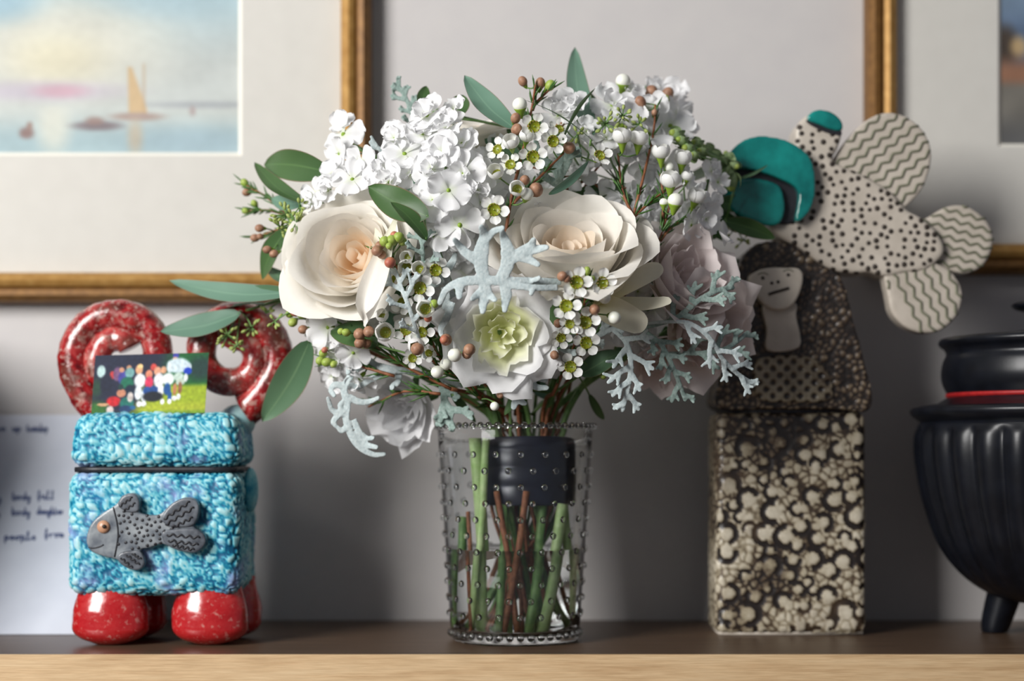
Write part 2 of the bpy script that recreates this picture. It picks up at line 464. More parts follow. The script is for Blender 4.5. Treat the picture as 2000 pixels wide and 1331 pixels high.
def coast(px, py):
    nz = noise.noise(V((px*0.02, py*0.02, 9.3)))
    c = lerp3((120,142,166), (86,104,130), smoothstep(0, 70, py))
    c = lerp3(c, (66,56,48), blob(px, py, 1962, 92, 26, 40, 0.5))
    c = lerp3(c, (196,166,120), blob(px, py, 1990, 92, 16, 20, 0.7)*0.9)
    c = lerp3(c, (150,108,84), smoothstep(95, 140, py))
    c = lerp3(c, (120,116,108), smoothstep(150, 175, py))
    c = lerp3(c, (92,92,92), smoothstep(200, 280, py))
    return tuple(min(255, max(0, v*(1+0.12*nz))) for v in c)
def pane_mat():
    m, nt, b = new_mat('picture_glass'); out = nt.nodes['Material Output']
    t = N(nt, 'ShaderNodeBsdfTransparent'); gl = N(nt, 'ShaderNodeBsdfGlossy'); gl.inputs['Roughness'].default_value = 0.02
    mx = N(nt, 'ShaderNodeMixShader'); fr = N(nt, 'ShaderNodeLayerWeight')
    nt.links.new(ramp(nt, fr.outputs['Facing'], [(0.0, (0.010,)*3+(1,)), (0.6, (0.02,)*3+(1,)), (1.0, (0.5,)*3+(1,))]), mx.inputs[0]); nt.links.new(t.outputs[0], mx.inputs[1]); nt.links.new(gl.outputs[0], mx.inputs[2])
    nt.links.new(mx.outputs[0], out.inputs[0]); return m
MT['pane'] = pane_mat()
def picture(label, ix0, ix1, iy0, iy1, ox0, ox1, oy0, oy1, fn, vis, name='framed_picture'):
    """i = frame's inner edges, o = picture's edges, all measured on the wall; vis = finely painted span"""
    Yf = 0.134
    a, b = P(ix0, iy1, Yf), P(ix1, iy0, Yf)       # lower left, upper right
    t = thing(name, (0.5*(a.x+b.x), WALL_Y, a.z), label, 'picture')
    prof = [(0, 0.147), (0, 0.140), (0.0025, 0.1345), (0.008, 0.131), (0.0125, 0.1335), (0.0135, 0.1365), (0.016, 0.1325), (0.021, 0.131), (0.0255, 0.136), (0.0265, 0.142), (0.0265, WALL_Y-0.0005)]
    x0, x1, z0, z1 = a.x, b.x, a.z, b.z
    corners = lambda o: [(x0-o, z0-o), (x1+o, z0-o), (x1+o, z1+o), (x0-o, z1+o)]
    for k in range(4):
        vs, fs = [], []
        for (o, y) in prof:
            c = corners(o); p, q = c[k], c[(k+1) % 4]
            vs += [(p[0], y, p[1]), (q[0], y, q[1])]
        for i in range(len(prof)-1): fs.append((2*i, 2*i+1, 2*i+3, 2*i+2))
        o = part('frame_rail', (vs, fs), MT['gold'], t, False)
        o.data.materials.append(MT['gold_dark'])
        for i, p in enumerate(o.data.polygons):
            if i >= 4: p.material_index = 1
    # mat board with bevelled opening
    c, d = P(ox0, oy1, 0.151), P(ox1, oy0, 0.151)
    rings = [(x0-0.004, x1+0.004, z0-0.004, z1+0.004, 0.1475), (c.x-0.0035, d.x+0.0035, c.z-0.0035, d.z+0.0035, 0.1475), (c.x, d.x, c.z, d.z, 0.1512)]
    def ring(i):
        r0, r1 = rings[i], rings[i+1]; vs = []
        for r in (r0, r1):
            vs += [(r[0], r[4], r[2]), (r[1], r[4], r[2]), (r[1], r[4], r[3]), (r[0], r[4], r[3])]
        return vs, [(j, (j+1) % 4, 4+(j+1) % 4, 4+j) for j in range(4)]
    part('mat_board', ring(0), MT['mat'], t, False)
    part('mat_bevel', ring(1), MT['mat_core'], t, False)
    gg, cs = grid(ox0, ox1, oy0, oy1, vis[0], vis[1], 0.1512, fn)
    part('painting', gg, MT['print'], t, False, cols=cs)
    part('glass_pane', box(x0-0.003, x1+0.003, 0.1443, 0.1453, z0-0.003, z1+0.003), MT['pane'], t, False)
    part('backing', box(x0-0.003, x1+0.003, 0.152, 0.1565, z0-0.003, z1+0.003), MT['mat'], t, False)
    return t
picture('gilt framed watercolour of sailing boats in a harbour, hung above the turquoise box', -700, 664, -520, 531, -500, 466, -320, 298, harbour, (300, 190))
picture('gilt framed picture of a dark coast, hung above the black pot', 1755, 2640, -520, 475, 1955, 2440, -320, 281, coast, (150, 180))

# ================================================================== CARD
def card():
    Yb, Yt = 0.036, 0.150
    zt = P(0, 812, Yt).z; x0, x1 = -0.60, P(300, 900, 0.09).x
    up = V((0, Yt-Yb, zt)).normalized(); nrm = V((0, -up.z, up.y)); o = V((0, Yb, 0.0002)); L = math.hypot(Yt-Yb, zt)
    def C(x, s, h=0.0): return V((x, 0, 0))+o+up*s+nrm*h
    vs = [C(x, s, h) for h in (0, 0.0006) for s in (0, L) for x in (x0, x1)]
    t = thing('greeting_card', (x0, Yb, 0), 'large pale card with blue handwriting leaning on the wall behind the turquoise box', 'card')
    part('sheet', (vs, [(0,2,3,1),(4,5,7,6),(0,1,5,4),(2,6,7,3),(0,4,6,2),(1,3,7,5)]), MT['paper'], t, False)
    # handwriting: a pen line running through letter-like loops; words placed by where they stand on the card
    def at(px, py):
        # find s so that the point projects to py
        lo, hi = 0.0, L
        for _ in range(30):
            m = (lo+hi)/2; q = C(0, m); y = HY-(q.z-CAMZ)*F/(q.y-CAMY)
            if y > py: lo = m
            else: hi = m
        q = C(0, lo); return (px-1000)*(q.y-CAMY)/F, lo
    L_ = {'b': [(0,0),(.1,1.7),(.15,0),(.6,.1),(.6,.7),(.2,.7)], 'o': [(.1,.7),(0,.2),(.3,0),(.6,.4),(.3,.8),(.6,.7)],
          'd': [(.6,.7),(.1,.6),(.1,.1),(.5,.1),(.7,1.7),(.7,0)], 'y': [(0,.8),(.2,.1),(.6,.8),(.4,-.7),(.1,-.6),(.7,.2)],
          'f': [(0,.2),(.4,1.6),(.2,1.5),(.2,-.6),(.4,.3),(.6,.4)], 'u': [(0,.8),(.1,.1),(.4,.1),(.5,.8),(.6,0)],
          'l': [(0,0),(.3,1.6),(.15,1.6),(.2,.1),(.5,0)], 't': [(0,0),(.25,1.4),(.25,.1),(.5,.1)], 'g': [(.6,.7),(.1,.6),(.2,.1),(.6,.8),(.5,-.7),(.1,-.5),(.7,.2)],
          'n': [(0,.8),(.05,0),(.3,.8),(.5,.7),(.55,0)], 'i': [(0,0),(.1,.8),(.15,0)], 'h': [(0,0),(.15,1.6),(.1,0),(.4,.8),(.5,0)],
          'p': [(0,.8),(0,-.7),(.1,.7),(.5,.7),(.5,.1),(.1,.1)], 'e': [(0,.4),(.5,.5),(.3,.8),(.05,.4),(.3,0),(.6,.2)], 's': [(.4,.8),(.1,.6),(.4,.3),(.1,0),(.5,.1)],
          'a': [(.5,.7),(.1,.6),(.1,.1),(.45,.2),(.5,.7),(.6,0)], 'r': [(0,.7),(.1,0),(.15,.6),(.5,.7)], 'm': [(0,.8),(0,0),(.2,.8),(.3,0),(.5,.8),(.6,0)]}
    words = [(-6,836,'in',21), (25,836,'up',19), (53,836,'tionship',42), (-8,974,'y',16), (25,970,'body',38), (74,968,'full',36), (-8,1004,'n',14), (24,1000,'body',38), (73,998,'daughter',54), (10,1048,'people',64), (88,1043,'from',40)]
    for (px, py, wd, wpx) in words:
        pts = []; n = len(wd); u = wpx/n
        for i, ch in enumerate(wd):
            for (a, b) in L_[ch]:
                x, s = at(px+(i+a)*u, py+8-b*9)
                pts.append(C(x, s, 0.0009))
        part('handwriting', tube(smooth_path(pts, 4), 0.00062, 5), MT['ink'], t)
card()

# ================================================================== TURQUOISE BOX
def paintcols(hs): return [(h, h, h, 1) for h in hs]
def pebble(q, sc_=140, amp=0.0017):
    wq = q+V((noise.noise(q*110), noise.noise(q*110+V((7,3,1))), noise.noise(q*110+V((1,9,4)))))*0.0022
    d = noise.voronoi(wq*sc_)[0]; e = smoothstep(0.0, 0.42, min(1, (d[1]-d[0])*1.4))
    d2 = noise.voronoi(wq*sc_*1.7)[0]; e2 = smoothstep(0.0, 0.42, min(1, (d2[1]-d2[0])*1.4))
    n = noise.noise(q*45); k = smoothstep(-0.1, 0.15, noise.noise(q*55+V((4,4,4))))
    h = e*(1-k)+e2*k*0.85
    return amp*(h-0.5)+0.0010*n, 0.10+0.56*h+0.24*n
def trinket_box():
    Yf = -0.050; m_ = M(Yf)
    X = lambda px: (px-1000)*m_
    Z = lambda py: CAMZ+(HY-py)*m_
    t = thing('trinket_box', (X(300), 0, 0), 'turquoise pebbled ceramic box on red feet with two red curled horns', 'ornament')
    D = 0.088
    g = rbox(X(129), X(468), Yf, Yf+D, Z(1166), Z(922), 0.013, 0.0017, lambda q, n: pebble(q))
    # slightly wider foot of the body
    body = part('body', g[:2], MT['blue'], t, cols=paintcols(g[2]))
    g = rbox(X(133), X(466), Yf+0.002, Yf+D-0.002, Z(914), Z(806), 0.012, 0.0017, lambda q, n: pebble(q+V((3,1,2))), taper=lambda s: 1.01-0.07*s*s)
    lid = part('lid', g[:2], MT['blue'], t, cols=paintcols(g[2]))
    g = rbox(X(140), X(458), Yf+0.005, Yf+D-0.005, Z(925), Z(911), 0.002, 0.02)
    part('lid_seat', g[:2], MT['dark_slip'], t)
    # side boss
    b = sphere((X(474), Yf+0.040, Z(960)), (0.006, 0.013, 0.018), 14, 10)
    part('side_boss', b, MT['blue'], body, cols=[(0.4+0.3*noise.noise(V(v)*120),)*3+(1,) for v in b[0]])
    # boots
    for (cx, cy, wpx) in ((205, Yf+0.020, 76), (402, Yf+0.020, 76), (224, Yf+D-0.020, 68), (418, Yf+D-0.020, 68)):
        vs, fs, hs = [], [], []
        H = 0.050; nr = 26; na = 36
        for i in range(nr+1):
            s = i/nr; z = H*s
            r = (0.55+0.45*smoothstep(0, 0.12, s)**0.6) if s < 0.12 else 1.0
            r = math.sqrt(max(0.0, 1-max(0, (0.30-s)/0.30)**2.4))*(1-0.20*smoothstep(0.45, 1, s))
            r = max(r, 0.35)
            for j in range(na):
                a = 2*PI*j/na
                q = V((math.cos(a), math.sin(a), z*30))
                rr = r*wpx*m_*(1+0.025*noise.noise(q*2.0+V((cx, cy*40, 0))))
                k = 0.0005*noise.noise(V((math.cos(a)*8, math.sin(a)*8, z*400)))
                vs.append(V((X(cx)+(rr+k)*math.cos(a), cy-0.003*(1-s)+(rr*0.62+k)*math.sin(a), z+0.0002)))
                hs.append(0.55+0.5*smoothstep(0.45, 1, s)*(0.3+noise.noise(V((math.cos(a)*9, math.sin(a)*9, z*500))))+0.1*noise.noise(q*3))
        for i in range(nr):
            for j in range(na): fs.append((i*na+j, i*na+(j+1) % na, (i+1)*na+(j+1) % na, (i+1)*na+j))
        fs.append(tuple(range(na-1, -1, -1))); fs.append(tuple(nr*na+j for j in range(na)))
        part('boot_foot', (vs, fs), MT['redboot'], t, cols=paintcols(hs))
    # curled horns on the lid
    Yh = Yf+0.058
    for (cx, cy, s, Rr) in ((238, 698, -1, 100), (458, 694, 1, 90)):
        pts, rad = [], []
        n = 90; mh = M(Yh)
        for i in range(n+1):
            u = i/n
            a = R(-78)+u*R(576)               # start low on the outer side, go over the top and inward
            rr = Rr*(1.0-0.73*u**1.15) if u > 0.06 else Rr*(1.0+0.9*(0.06-u))
            px = cx+s*rr*math.cos(a); py = cy-rr*math.sin(a)
            if u < 0.06: py = cy-rr*math.sin(a)+ (0.06-u)*260
            q = P(px, py, Yh); pts.append(q+V((0, -0.004*u, 0))); rad.append((33-9*u)*mh)
        g = tube(pts, rad, 20)
        hs = []; vs = []
        for i, v in enumerate(g[0]):
            k = noise.noise(V(v)*170); u = (i//20)/n
            c = pts[min(n, i//20)]
            d = (V(v)-c).normalized()
            vs.append(V(v)+d*(0.0009*k)); hs.append(0.45+0.6*k+(0.25 if u > 0.55 else 0))
        part('horn', (vs, g[1]), MT['red'], lid, cols=paintcols(hs))
        q = pts[0]
        g = sphere((q.x-s*0.006, q.y, q.z-0.009), (0.0150, 0.0150, 0.014), 18, 12)
        part('horn_root', g, MT['blue'], lid, cols=[(0.75+0.3*noise.noise(V(v)*140),)*3+(1,) for v in g[0]])
    # fish relief
    cv = lambda L: [(x/1.798+80, y/1.798+560) for x, y in L]
    out = cv([(165,880),(180,835),(215,800),(268,765),(290,735),(330,725),(352,750),(347,790),(385,802),(425,797),(462,762),(510,740),(550,750),(560,790),(540,842),(578,868),(582,905),(545,935),(480,925),(430,903),(385,917),(352,925),(370,970),(345,996),(300,985),(275,960),(230,948),(185,932),(168,908)])
    Yr = Yf-0.0075
    g = pillow(out, Yr, Yf+0.003, 0.0010, 7)
    fish = part('fish_relief', g, MT['grey_fish'], t)
    fish['label'] = 'grey spotted clay fish on the front of the box'
    fins = []
    for nm, ol in (('dorsal_fin', [(276,770),(290,737),(330,727),(350,752),(346,788),(310,792)]), ('pelvic_fin', [(282,935),(330,925),(354,930),(370,970),(345,995),(300,984),(274,958)]),
                   ('tail_lobe', [(428,808),(462,764),(510,742),(550,752),(559,790),(538,838),(470,846),(436,830)]), ('tail_lobe', [(432,858),(470,852),(538,848),(577,870),(580,905),(545,933),(480,923),(436,896)])):
        fg = pillow(cv(ol), Yr-0.0016, Yf+0.002, 0.0009, 5); fins.append(fg); part(nm, fg, MT['fin_slip'], fish)
    g = join(g, *fins)
    tb = bvh(g); sp = []
    rr = random.Random(3)
    tries = 0; pts2 = []
    while len(pts2) < 46 and tries < 4000:
        tries += 1
        a, b = rr.uniform(278, 440), rr.uniform(795, 925)
        if all(math.hypot(a-c, b-d) > 14 for c, d in pts2):
            x, y = cv([(a, b)])[0]
            h = drop(tb, x, y, Yf)
            if h and h[0].y < Yr+0.004: pts2.append((a, b)); sp.append(disc_on(h[0], h[1], 3.9*m_, 0.0003))
    part('spots', join(*sp), MT['dark_slip'], fish)['kind'] = 'stuff'
    def groove(line, r=1.1, mat='dark_slip', nm='groove', tt=tb, par=fish, yr=Yf, mm=m_):
        q = []
        for (a, b) in line:
            h = drop(tt, a, b, yr)
            if h: q.append(h[0]+V((0, -0.0001, 0)))
        if len(q) > 2: part(nm, tube(q, r*mm, 6), MT[mat], par)
    ln = lambda a, b, n=14: [(a[0]+(b[0]-a[0])*i/n, a[1]+(b[1]-a[1])*i/n) for i in range(n+1)]
    gp = [(p.x, p.y) for p in smooth_path([(x, y, 0) for x, y in cv([(262,775),(275,830),(278,880),(265,955)])], 8)]
    groove(gp, 1.6)
    groove([(p.x, p.y) for p in smooth_path([(x, y, 0) for x, y in cv([(172,915),(195,917),(215,912),(228,905)])], 6)], 1.3)
    def wavy(a, b, amp=3, k=4, n=40):
        a, b = V((*a, 0)), V((*b, 0)); d = (b-a); nn = V((-d.y, d.x, 0)).normalized()
        return [((a+d*(i/n)+nn*amp*math.sin(i/n*k*2*PI)).x, (a+d*(i/n)+nn*amp*math.sin(i/n*k*2*PI)).y) for i in range(n+1)]
    for (a, b) in (((440,815),(530,755)),((445,835),(545,775)),((460,850),(540,810)),((450,870),(565,880)),((455,890),(560,905)),((470,905),(545,922))):
        a, b = cv([a, b]); groove(wavy(a, b, 2.4, 4), 2.1)
    for (a, b) in (((285,770),(330,740)),((295,790),(340,760)),((290,950),(330,985)),((310,940),(355,975)),((330,935),(360,955))):
        a, b = cv([a, b]); groove(wavy(a, b, 1.8, 3), 1.8)
    a, b = cv([(228, 843)])[0]
    h = drop(tb, a, b, Yf)
    eye = part('eye', xform(sphere((0,0,0), (13*m_, 13*m_, 0.003), 16, 8), Matrix.Translation(h[0]) @ frame_z(h[1])), MT['eye'], fish)
    h2 = drop(tb, a+3, b-1, Yf)
    part('pupil', xform(sphere((0,0,0.003), (4*m_, 4*m_, 0.0012), 10, 6), Matrix.Translation(h2[0]) @ frame_z(h2[1])), MT['spot'], fish)
trinket_box()

# ================================================================== PHOTO PRINT on the box lid
def photo():
    def snap(px, py):
        c = lerp3((34,40,62), (24,92,48), smoothstep(300, 350, px+(py-700)*0.2))
        c = lerp3(c, (34,54,60), blob(px, py, 390, 722, 26, 22, 0.5)*0.8)
        hor = 752+0.0*px
        c = lerp3(c, (156,176,44), smoothstep(hor-4, hor+8, py)*smoothstep(262, 300, px))
        c = lerp3(c, (170,180,52), smoothstep(780, 800, py)*smoothstep(240, 290, px))
        c = lerp3(c, (60,120,40), smoothstep(800, 812, py)*smoothstep(220, 260, px)*0.7)
        c = lerp3(c, (50,104,44), blob(px, py, 190, 800, 26, 16, 0.6))
        c = lerp3(c, (40,80,50), blob(px, py, 188, 757, 12, 18, 0.6)*0.7)
        B = [(196,724,8,12,(188,216,214)),
             (218,732,5,8,(196,60,64)),(228,730,8,14,(120,84,120)),(240,738,10,14,(70,70,150)),(236,722,5,5,(206,150,120)),(250,718,5,5,(190,140,110)),
             (252,728,9,10,(120,170,170)),(248,748,13,12,(30,110,84)),(254,764,10,12,(24,40,60)),
             (270,722,7,10,(224,170,130)),(272,716,5,5,(232,200,140)),(273,744,11,14,(236,240,242)),(271,768,7,14,(228,236,240)),(283,774,6,14,(230,238,242)),(274,790,5,6,(240,242,244)),(283,790,5,5,(238,240,242)),
             (290,732,7,9,(222,140,110)),(291,748,8,12,(220,60,96)),(298,718,6,7,(206,76,70)),(288,764,8,8,(36,80,150)),(302,762,10,8,(34,74,140)),
             (306,726,7,9,(222,160,130)),(310,744,10,14,(238,236,242)),(315,764,6,12,(240,240,244)),(312,776,4,6,(236,236,240)),
             (318,724,6,7,(222,166,130)),(328,742,12,12,(236,242,240)),(327,762,7,12,(30,84,150)),(333,776,4,10,(36,90,156)),(319,786,4,6,(244,244,244)),(333,786,4,5,(244,244,244)),
             (340,696,6,6,(64,70,160)),(339,703,5,4,(214,160,130)),(346,716,22,15,(208,226,234)),(330,718,6,12,(214,228,234)),(366,720,6,9,(206,222,232)),(365,727,8,7,(24,64,190)),
             (348,738,10,8,(196,216,204)),(352,748,9,7,(190,206,190)),(362,740,4,8,(228,234,236)),(342,762,4,12,(190,130,90)),(352,760,4,12,(150,100,70)),(342,780,5,5,(240,240,244)),(350,777,4,6,(236,238,242)),
             (300,776,20,10,(28,34,44)),(238,768,9,8,(206,140,110)),(224,784,14,10,(196,34,44)),(204,790,12,3,(206,160,120)),(218,801,7,8,(214,196,190)),
             (250,788,14,12,(30,110,100)),(256,776,6,10,(206,196,190)),(248,800,12,8,(30,60,100)),(262,797,6,4,(40,100,150)),(246,808,8,4,(110,170,180)),
             (236,756,5,6,(30,60,60)),(208,750,12,20,(30,36,56))]
        for (a, b, rx, ry, cc) in B: c = lerp3(c, cc, blob(px, py, a, b, rx, ry, 0.22))
        n = noise.noise(V((px*0.16, py*0.16, 2)))
        return tuple(min(255, max(0, v*(1+0.16*n))) for v in c)
    nx, ny = 114, 60; Y = -0.036
    TL, TR, BR, BL = (186,695), (408,689), (400,807), (178,811)
    vs, fs, cs = [], [], []
    for k in range(2):
        for j in range(ny+1):
            for i in range(nx+1):
                u, v = i/nx, j/ny
                a = lerp3((*TL, 0), (*TR, 0), u); b = lerp3((*BL, 0), (*BR, 0), u); c = lerp3(a, b, v)
                vs.append(P(c[0], c[1], Y+0.0012*(1-v)*8+0.003*(u-0.5)**2)+V((0, 0.0004*k, 0)))
                cs.append(srgb(*snap(182+222*u, 692+118*v)) if k == 0 else srgb(228,230,234))
    n1 = (nx+1)*(ny+1)
    for j in range(ny):
        for i in range(nx):
            a = j*(nx+1)+i
            fs.append((a, a+nx+1, a+nx+2, a+1)); fs.append((n1+a, n1+a+1, n1+a+nx+2, n1+a+nx+1))
    ed = [j*(nx+1)+nx for j in range(ny+1)]
    for p, q in zip(ed, ed[1:]): fs.append((p, q, q+n1, p+n1))
    ed = [j*(nx+1) for j in range(ny+1)]
    for p, q in zip(ed, ed[1:]): fs.append((q, p, p+n1, q+n1))
    for p in range(nx): fs.append((p, p+1, p+1+n1, p+n1)); a = ny*(nx+1)+p; fs.append((a+1, a, a+n1, a+1+n1))
    solo('photo_print', (vs, fs), MT['photo'], P(290, 810, Y), 'small colour snapshot of a group on a lawn, propped on the turquoise box lid', 'photo', smooth=False, cols=cs)
photo()

# ================================================================== CLAY WOMAN WITH FISH
def sculpture():
    Yf = 0.030; D = 0.060; m_ = M(Yf)
    X = lambda px: (px-1000)*m_
    Z = lambda py: CAMZ+(HY-py)*m_
    t = thing('clay_figure', (X(1548), Yf+D/2, 0), 'tall dark stamped clay woman figure with a spotted fish on her head', 'sculpture')
    rs = random.Random(11)
    stamps = []
    while len(stamps) < 85:
        s = (rs.uniform(1398, 1700), rs.uniform(800, 1245), rs.uniform(11, 24), rs.uniform(0, 2*PI))
        if all(math.hypot(s[0]-q[0], s[1]-q[1]) > 0.72*(s[2]+q[2]) for q in stamps): stamps.append(s)
    def relief(q, n):
        px, py = 1000+q.x/m_, HY-(q.z-CAMZ)/m_
        d = noise.voronoi(q*150)[0]; e = min(1, (d[1]-d[0])*1.8)
        big = noise.noise(q*22); h = 0.48+0.42*smoothstep(0.05, 0.5, e)-0.16+0.36*big
        if abs(n.y) > 0.5:
            for (a, b, r_, an) in stamps:
                dd = math.hypot(px-a, py-b)
                if dd < r_*1.15:
                    th = math.atan2(py-b, px-a)-an
                    ringd = abs(dd-r_*0.85)/(r_*0.28)
                    if ringd < 1 and math.cos(th) > -0.35: h = 0.05+0.2*ringd
                    elif dd < r_*0.72: h = max(h, 0.62+0.25*(1-dd/r_)+0.2*big)
        band = noise.noise(q*14+V((5,5,5)))
        h -= 0.30*smoothstep(0.12, 0.5, band)
        return 0.0016*(h-0.6), h
    g = rbox(X(1399), X(1692), Yf, Yf+D, 0.0008, Z(806), 0.007, 0.0013, relief)
    part('base_box', g[:2], MT['stone'], t, cols=paintcols(g[2]))
    g = rbox(X(1404), X(1688), Yf+0.003, Yf+D-0.003, 0.0, 0.003, 0.001, 0.05)
    part('foot_rim', g[:2], MT['cream_clay'], t)
    g = rbox(X(1412), X(1680), Yf+0.006, Yf+D-0.006, Z(809), Z(797), 0.002, 0.05)
    part('lid_seat', g[:2], MT['dark_slip'], t)
    cv = lambda L: [(x/1.6225+1350, y/1.6225+460) for x, y in L]
    out = cv([(74,550),(68,480),(88,400),(108,260),(124,140),(158,66),(215,34),(300,36),(375,62),(432,108),(470,185),(492,275),(525,400),(546,550),(420,554),(220,554)])
    g = pillow(out, Yf, Yf+D, 0.0015, 8)
    vs, hs = [], []
    tb0 = bvh(g)
    for v in g[0]:
        px, py = 1000+v.x/m_, HY-(v.z-CAMZ)/m_
        d = noise.voronoi(V(v)*190)[0]; e = min(1, (d[1]-d[0])*1.7)
        lo = smoothstep(640, 770, py)
        h = 0.16+0.42*smoothstep(0.1, 0.6, e)+0.15*noise.noise(V(v)*50)+0.25*lo*e
        o = 0.0022*(e-0.5)
        vs.append(V(v)+V((0, -o if v.y < Yf+D/2 else o, o*0.4))); hs.append(h)
    torso = part('hair_and_shoulders', (vs, g[1]), MT['hair'], t, cols=paintcols(hs))
    # lace collar
    cout = cv([(205,400),(240,385),(335,380),(400,400),(440,455),(440,520),(330,530),(215,520),(195,455)])
    g = pillow(cout, Yf-0.0035, Yf+0.006, 0.0012, 5)
    vs, hs = [], []
    for v in g[0]:
        px, py = 1000+v.x/m_, HY-(v.z-CAMZ)/m_
        a, b = (px+py)/8.5, (px-py)/8.5
        k = abs(math.sin(a))*abs(math.sin(b)); hole = smoothstep(0.45, 0.8, k)
        h = 0.60-0.40*hole+0.22*noise.noise(V(v)*60)
        vs.append(V(v)+V((0, 0.0014*hole, 0))); hs.append(h)
    part('lace_collar', (vs, g[1]), MT['stone'], torso, cols=paintcols(hs))
    neck = pillow(cv([(228,215),(325,215),(330,260),(340,355),(240,366),(236,300)]), Yf-0.006, Yf+0.006, 0.0011, 6)
    part('neck', neck, MT['cream_clay'], torso)
    fo = cv([(178,140),(200,118),(240,106),(300,106),(335,108),(350,135),(338,188),(312,228),(270,240),(232,226),(196,185)])
    g = pillow(fo, Yf-0.012, Yf+0.006, 0.0011, 8)
    face = part('face', g, MT['cream_clay'], torso)
    tb = bvh(g)
    q = [drop(tb, *c, Yf) for c in [(p.x, p.y) for p in smooth_path([(x, y, 0) for x, y in cv([(238,192),(255,186),(275,180),(302,172)])], 5)]]
    part('mouth', tube([h[0] for h in q if h], 3.0*m_, 7), MT['spot'], face)
    for (a, b, r_) in ((248,156,4), (268,152,4)):
        h = drop(tb, *cv([(a, b)])[0], Yf)
        part('nostril', disc_on(h[0], h[1], r_*m_), MT['spot'], face)
    for (a, b) in ((220,140), (300,130)):
        h = drop(tb, *cv([(a, b)])[0], Yf)
        if h:
            part('eye', disc_on(h[0], h[1], 4.2*m_), MT['spot'], face)
            q = [drop(tb, *cv([(a+dx, b-10-6*(1-(dx/16)**2))])[0], Yf) for dx in range(-16, 17, 4)]
            part('eyebrow', tube([k[0] for k in q if k], 1.2*m_, 6), MT['groove'], face)
    # the fish lying across her head
    cf = lambda L: [(x/2.662+1350, y/2.662+200) for x, y in L]
    Ya, Yb = Yf-0.004, Yf+0.034; Ym = (Ya+Yb)/2; mm = M(Ym)
    body_o = cf([(380,640),(330,480),(420,320),(520,245),(520,170),(560,104),(625,74),(700,80),(752,122),(764,182),(740,262),(718,325),(860,390),(1010,480),(1090,570),(1170,615),(1250,690),(1290,790),(1200,880),(1080,900),(985,918),(900,895),(850,902),(740,892),(650,850),(540,770),(440,715)])
    g = pillow(body_o, Ya, Yb, 0.0017, 16)
    fb = part('fish_body', g, MT['cream_clay'], t); fb['label'] = 'cream clay fish body covered with dark spots'
    tb = bvh(g)
    rr = random.Random(5); pts, discs = [], []
    poly = round_poly(body_o)
    tries = 0
    while tries < 9000 and len(pts) < 170:
        tries += 1
        a, b = rr.uniform(500, 1240), rr.uniform(140, 900)
        if all(math.hypot(a-c, b-d) > 33 for c, d in pts):
            x, y = cf([(a, b)])[0]
            if not inside((x, y), poly): continue
            h = drop(tb, x, y, Ym)
            if h and h[1].y < -0.25: pts.append((a, b)); discs.append(disc_on(h[0], h[1], rr.uniform(4.8, 6.6)*mm, 0.0005))
    part('spots', join(*discs), MT['spot'], fb)['kind'] = 'stuff'
    def lobe(outl, y0, y1, d0, d1, nl, spacing, amp, k, name):
        g = pillow(outl, y0, y1, 0.0016, 11)
        o = part(name, g, MT['cream_clay'], t); tb = bvh(g); poly = round_poly(outl)
        a, b = V((*d0, 0)), V((*d1, 0)); d = b-a; nn = V((-d.y, d.x, 0)).normalized()
        for i in range(nl):
            off = (i-(nl-1)/2)*spacing; q = []
            steps = 70
            for s in range(steps+1):
                u = s/steps; c = a+d*u+nn*(off+amp*(2*abs(((u*k) % 1)*2-1)-1))
                h = drop(tb, c.x, c.y, Ym) if inside((c.x, c.y), poly) else None
                if h and h[1].y < -0.3: q.append(h[0]+V((0, 0.0002, 0)))
                elif len(q) > 4: break
                else: q = []
            if len(q) > 4: part('wave_groove', tube(q, 3.0*mm, 6), MT['groove'], o)
        return o
    lobe(cf([(725,345),(760,260),(820,180),(890,110),(985,66),(1090,78),(1180,140),(1228,230),(1234,325),(1192,450),(1125,530),(1070,560),(960,470),(840,400)]),
         Yf+0.002, Yf+0.022, cf([(700,560)])[0], cf([(1250,120)])[0], 11, 19, 4.2, 9, 'dorsal_fin')
    lobe(cf([(1160,640),(1225,602),(1310,552),(1400,542),(1490,590),(1548,670),(1550,770),(1500,858),(1420,896),(1350,890),(1240,840),(1170,770)]),
         Yf+0.004, Yf+0.024, cf([(1150,640)])[0], cf([(1580,760)])[0], 8, 17, 3.6, 6, 'tail_fin')
    lobe(cf([(1010,830),(1120,800),(1230,830),(1330,880),(1388,960),(1394,1040),(1360,1125),(1285,1190),(1195,1206),(1100,1174),(1030,1100),(1008,1000),(990,910)]),
         Yf-0.002, Yf+0.018, cf([(1050,780)])[0], cf([(1280,1230)])[0], 8, 19, 3.8, 6, 'tail_fin')
    # teal head split by the mouth, and the teal tip of the crest
    g = pillow(cf([(600,330),(618,430),(608,540),(560,615),(500,650),(430,655),(330,630),(230,570),(190,470),(190,380),(200,290),(260,226),(350,208),(460,228),(550,275)]), Yf-0.006, Yf+0.040, 0.0016, 10)
    head = part('fish_head', g, MT['dark_slip'], t); head['label'] = 'teal glazed fish head with an open dark mouth'
    g = pillow(cf([(600,330),(620,430),(612,530),(570,615),(515,640),(530,540),(520,470),(440,425),(330,385),(230,370),(165,400),(160,350),(185,280),(260,220),(350,203),(460,222),(550,272)]), Yf-0.015, Yf+0.036, 0.0015, 7, per=4)
    part('upper_jaw', g, MT['teal'], head)
    g = pillow(cf([(150,455),(230,418),(330,420),(425,448),(456,500),(462,590),(430,655),(350,655),(240,615),(160,550),(138,500)]), Yf-0.013, Yf+0.036, 0.0015, 9)
    part('lower_jaw', g, MT['teal'], head)
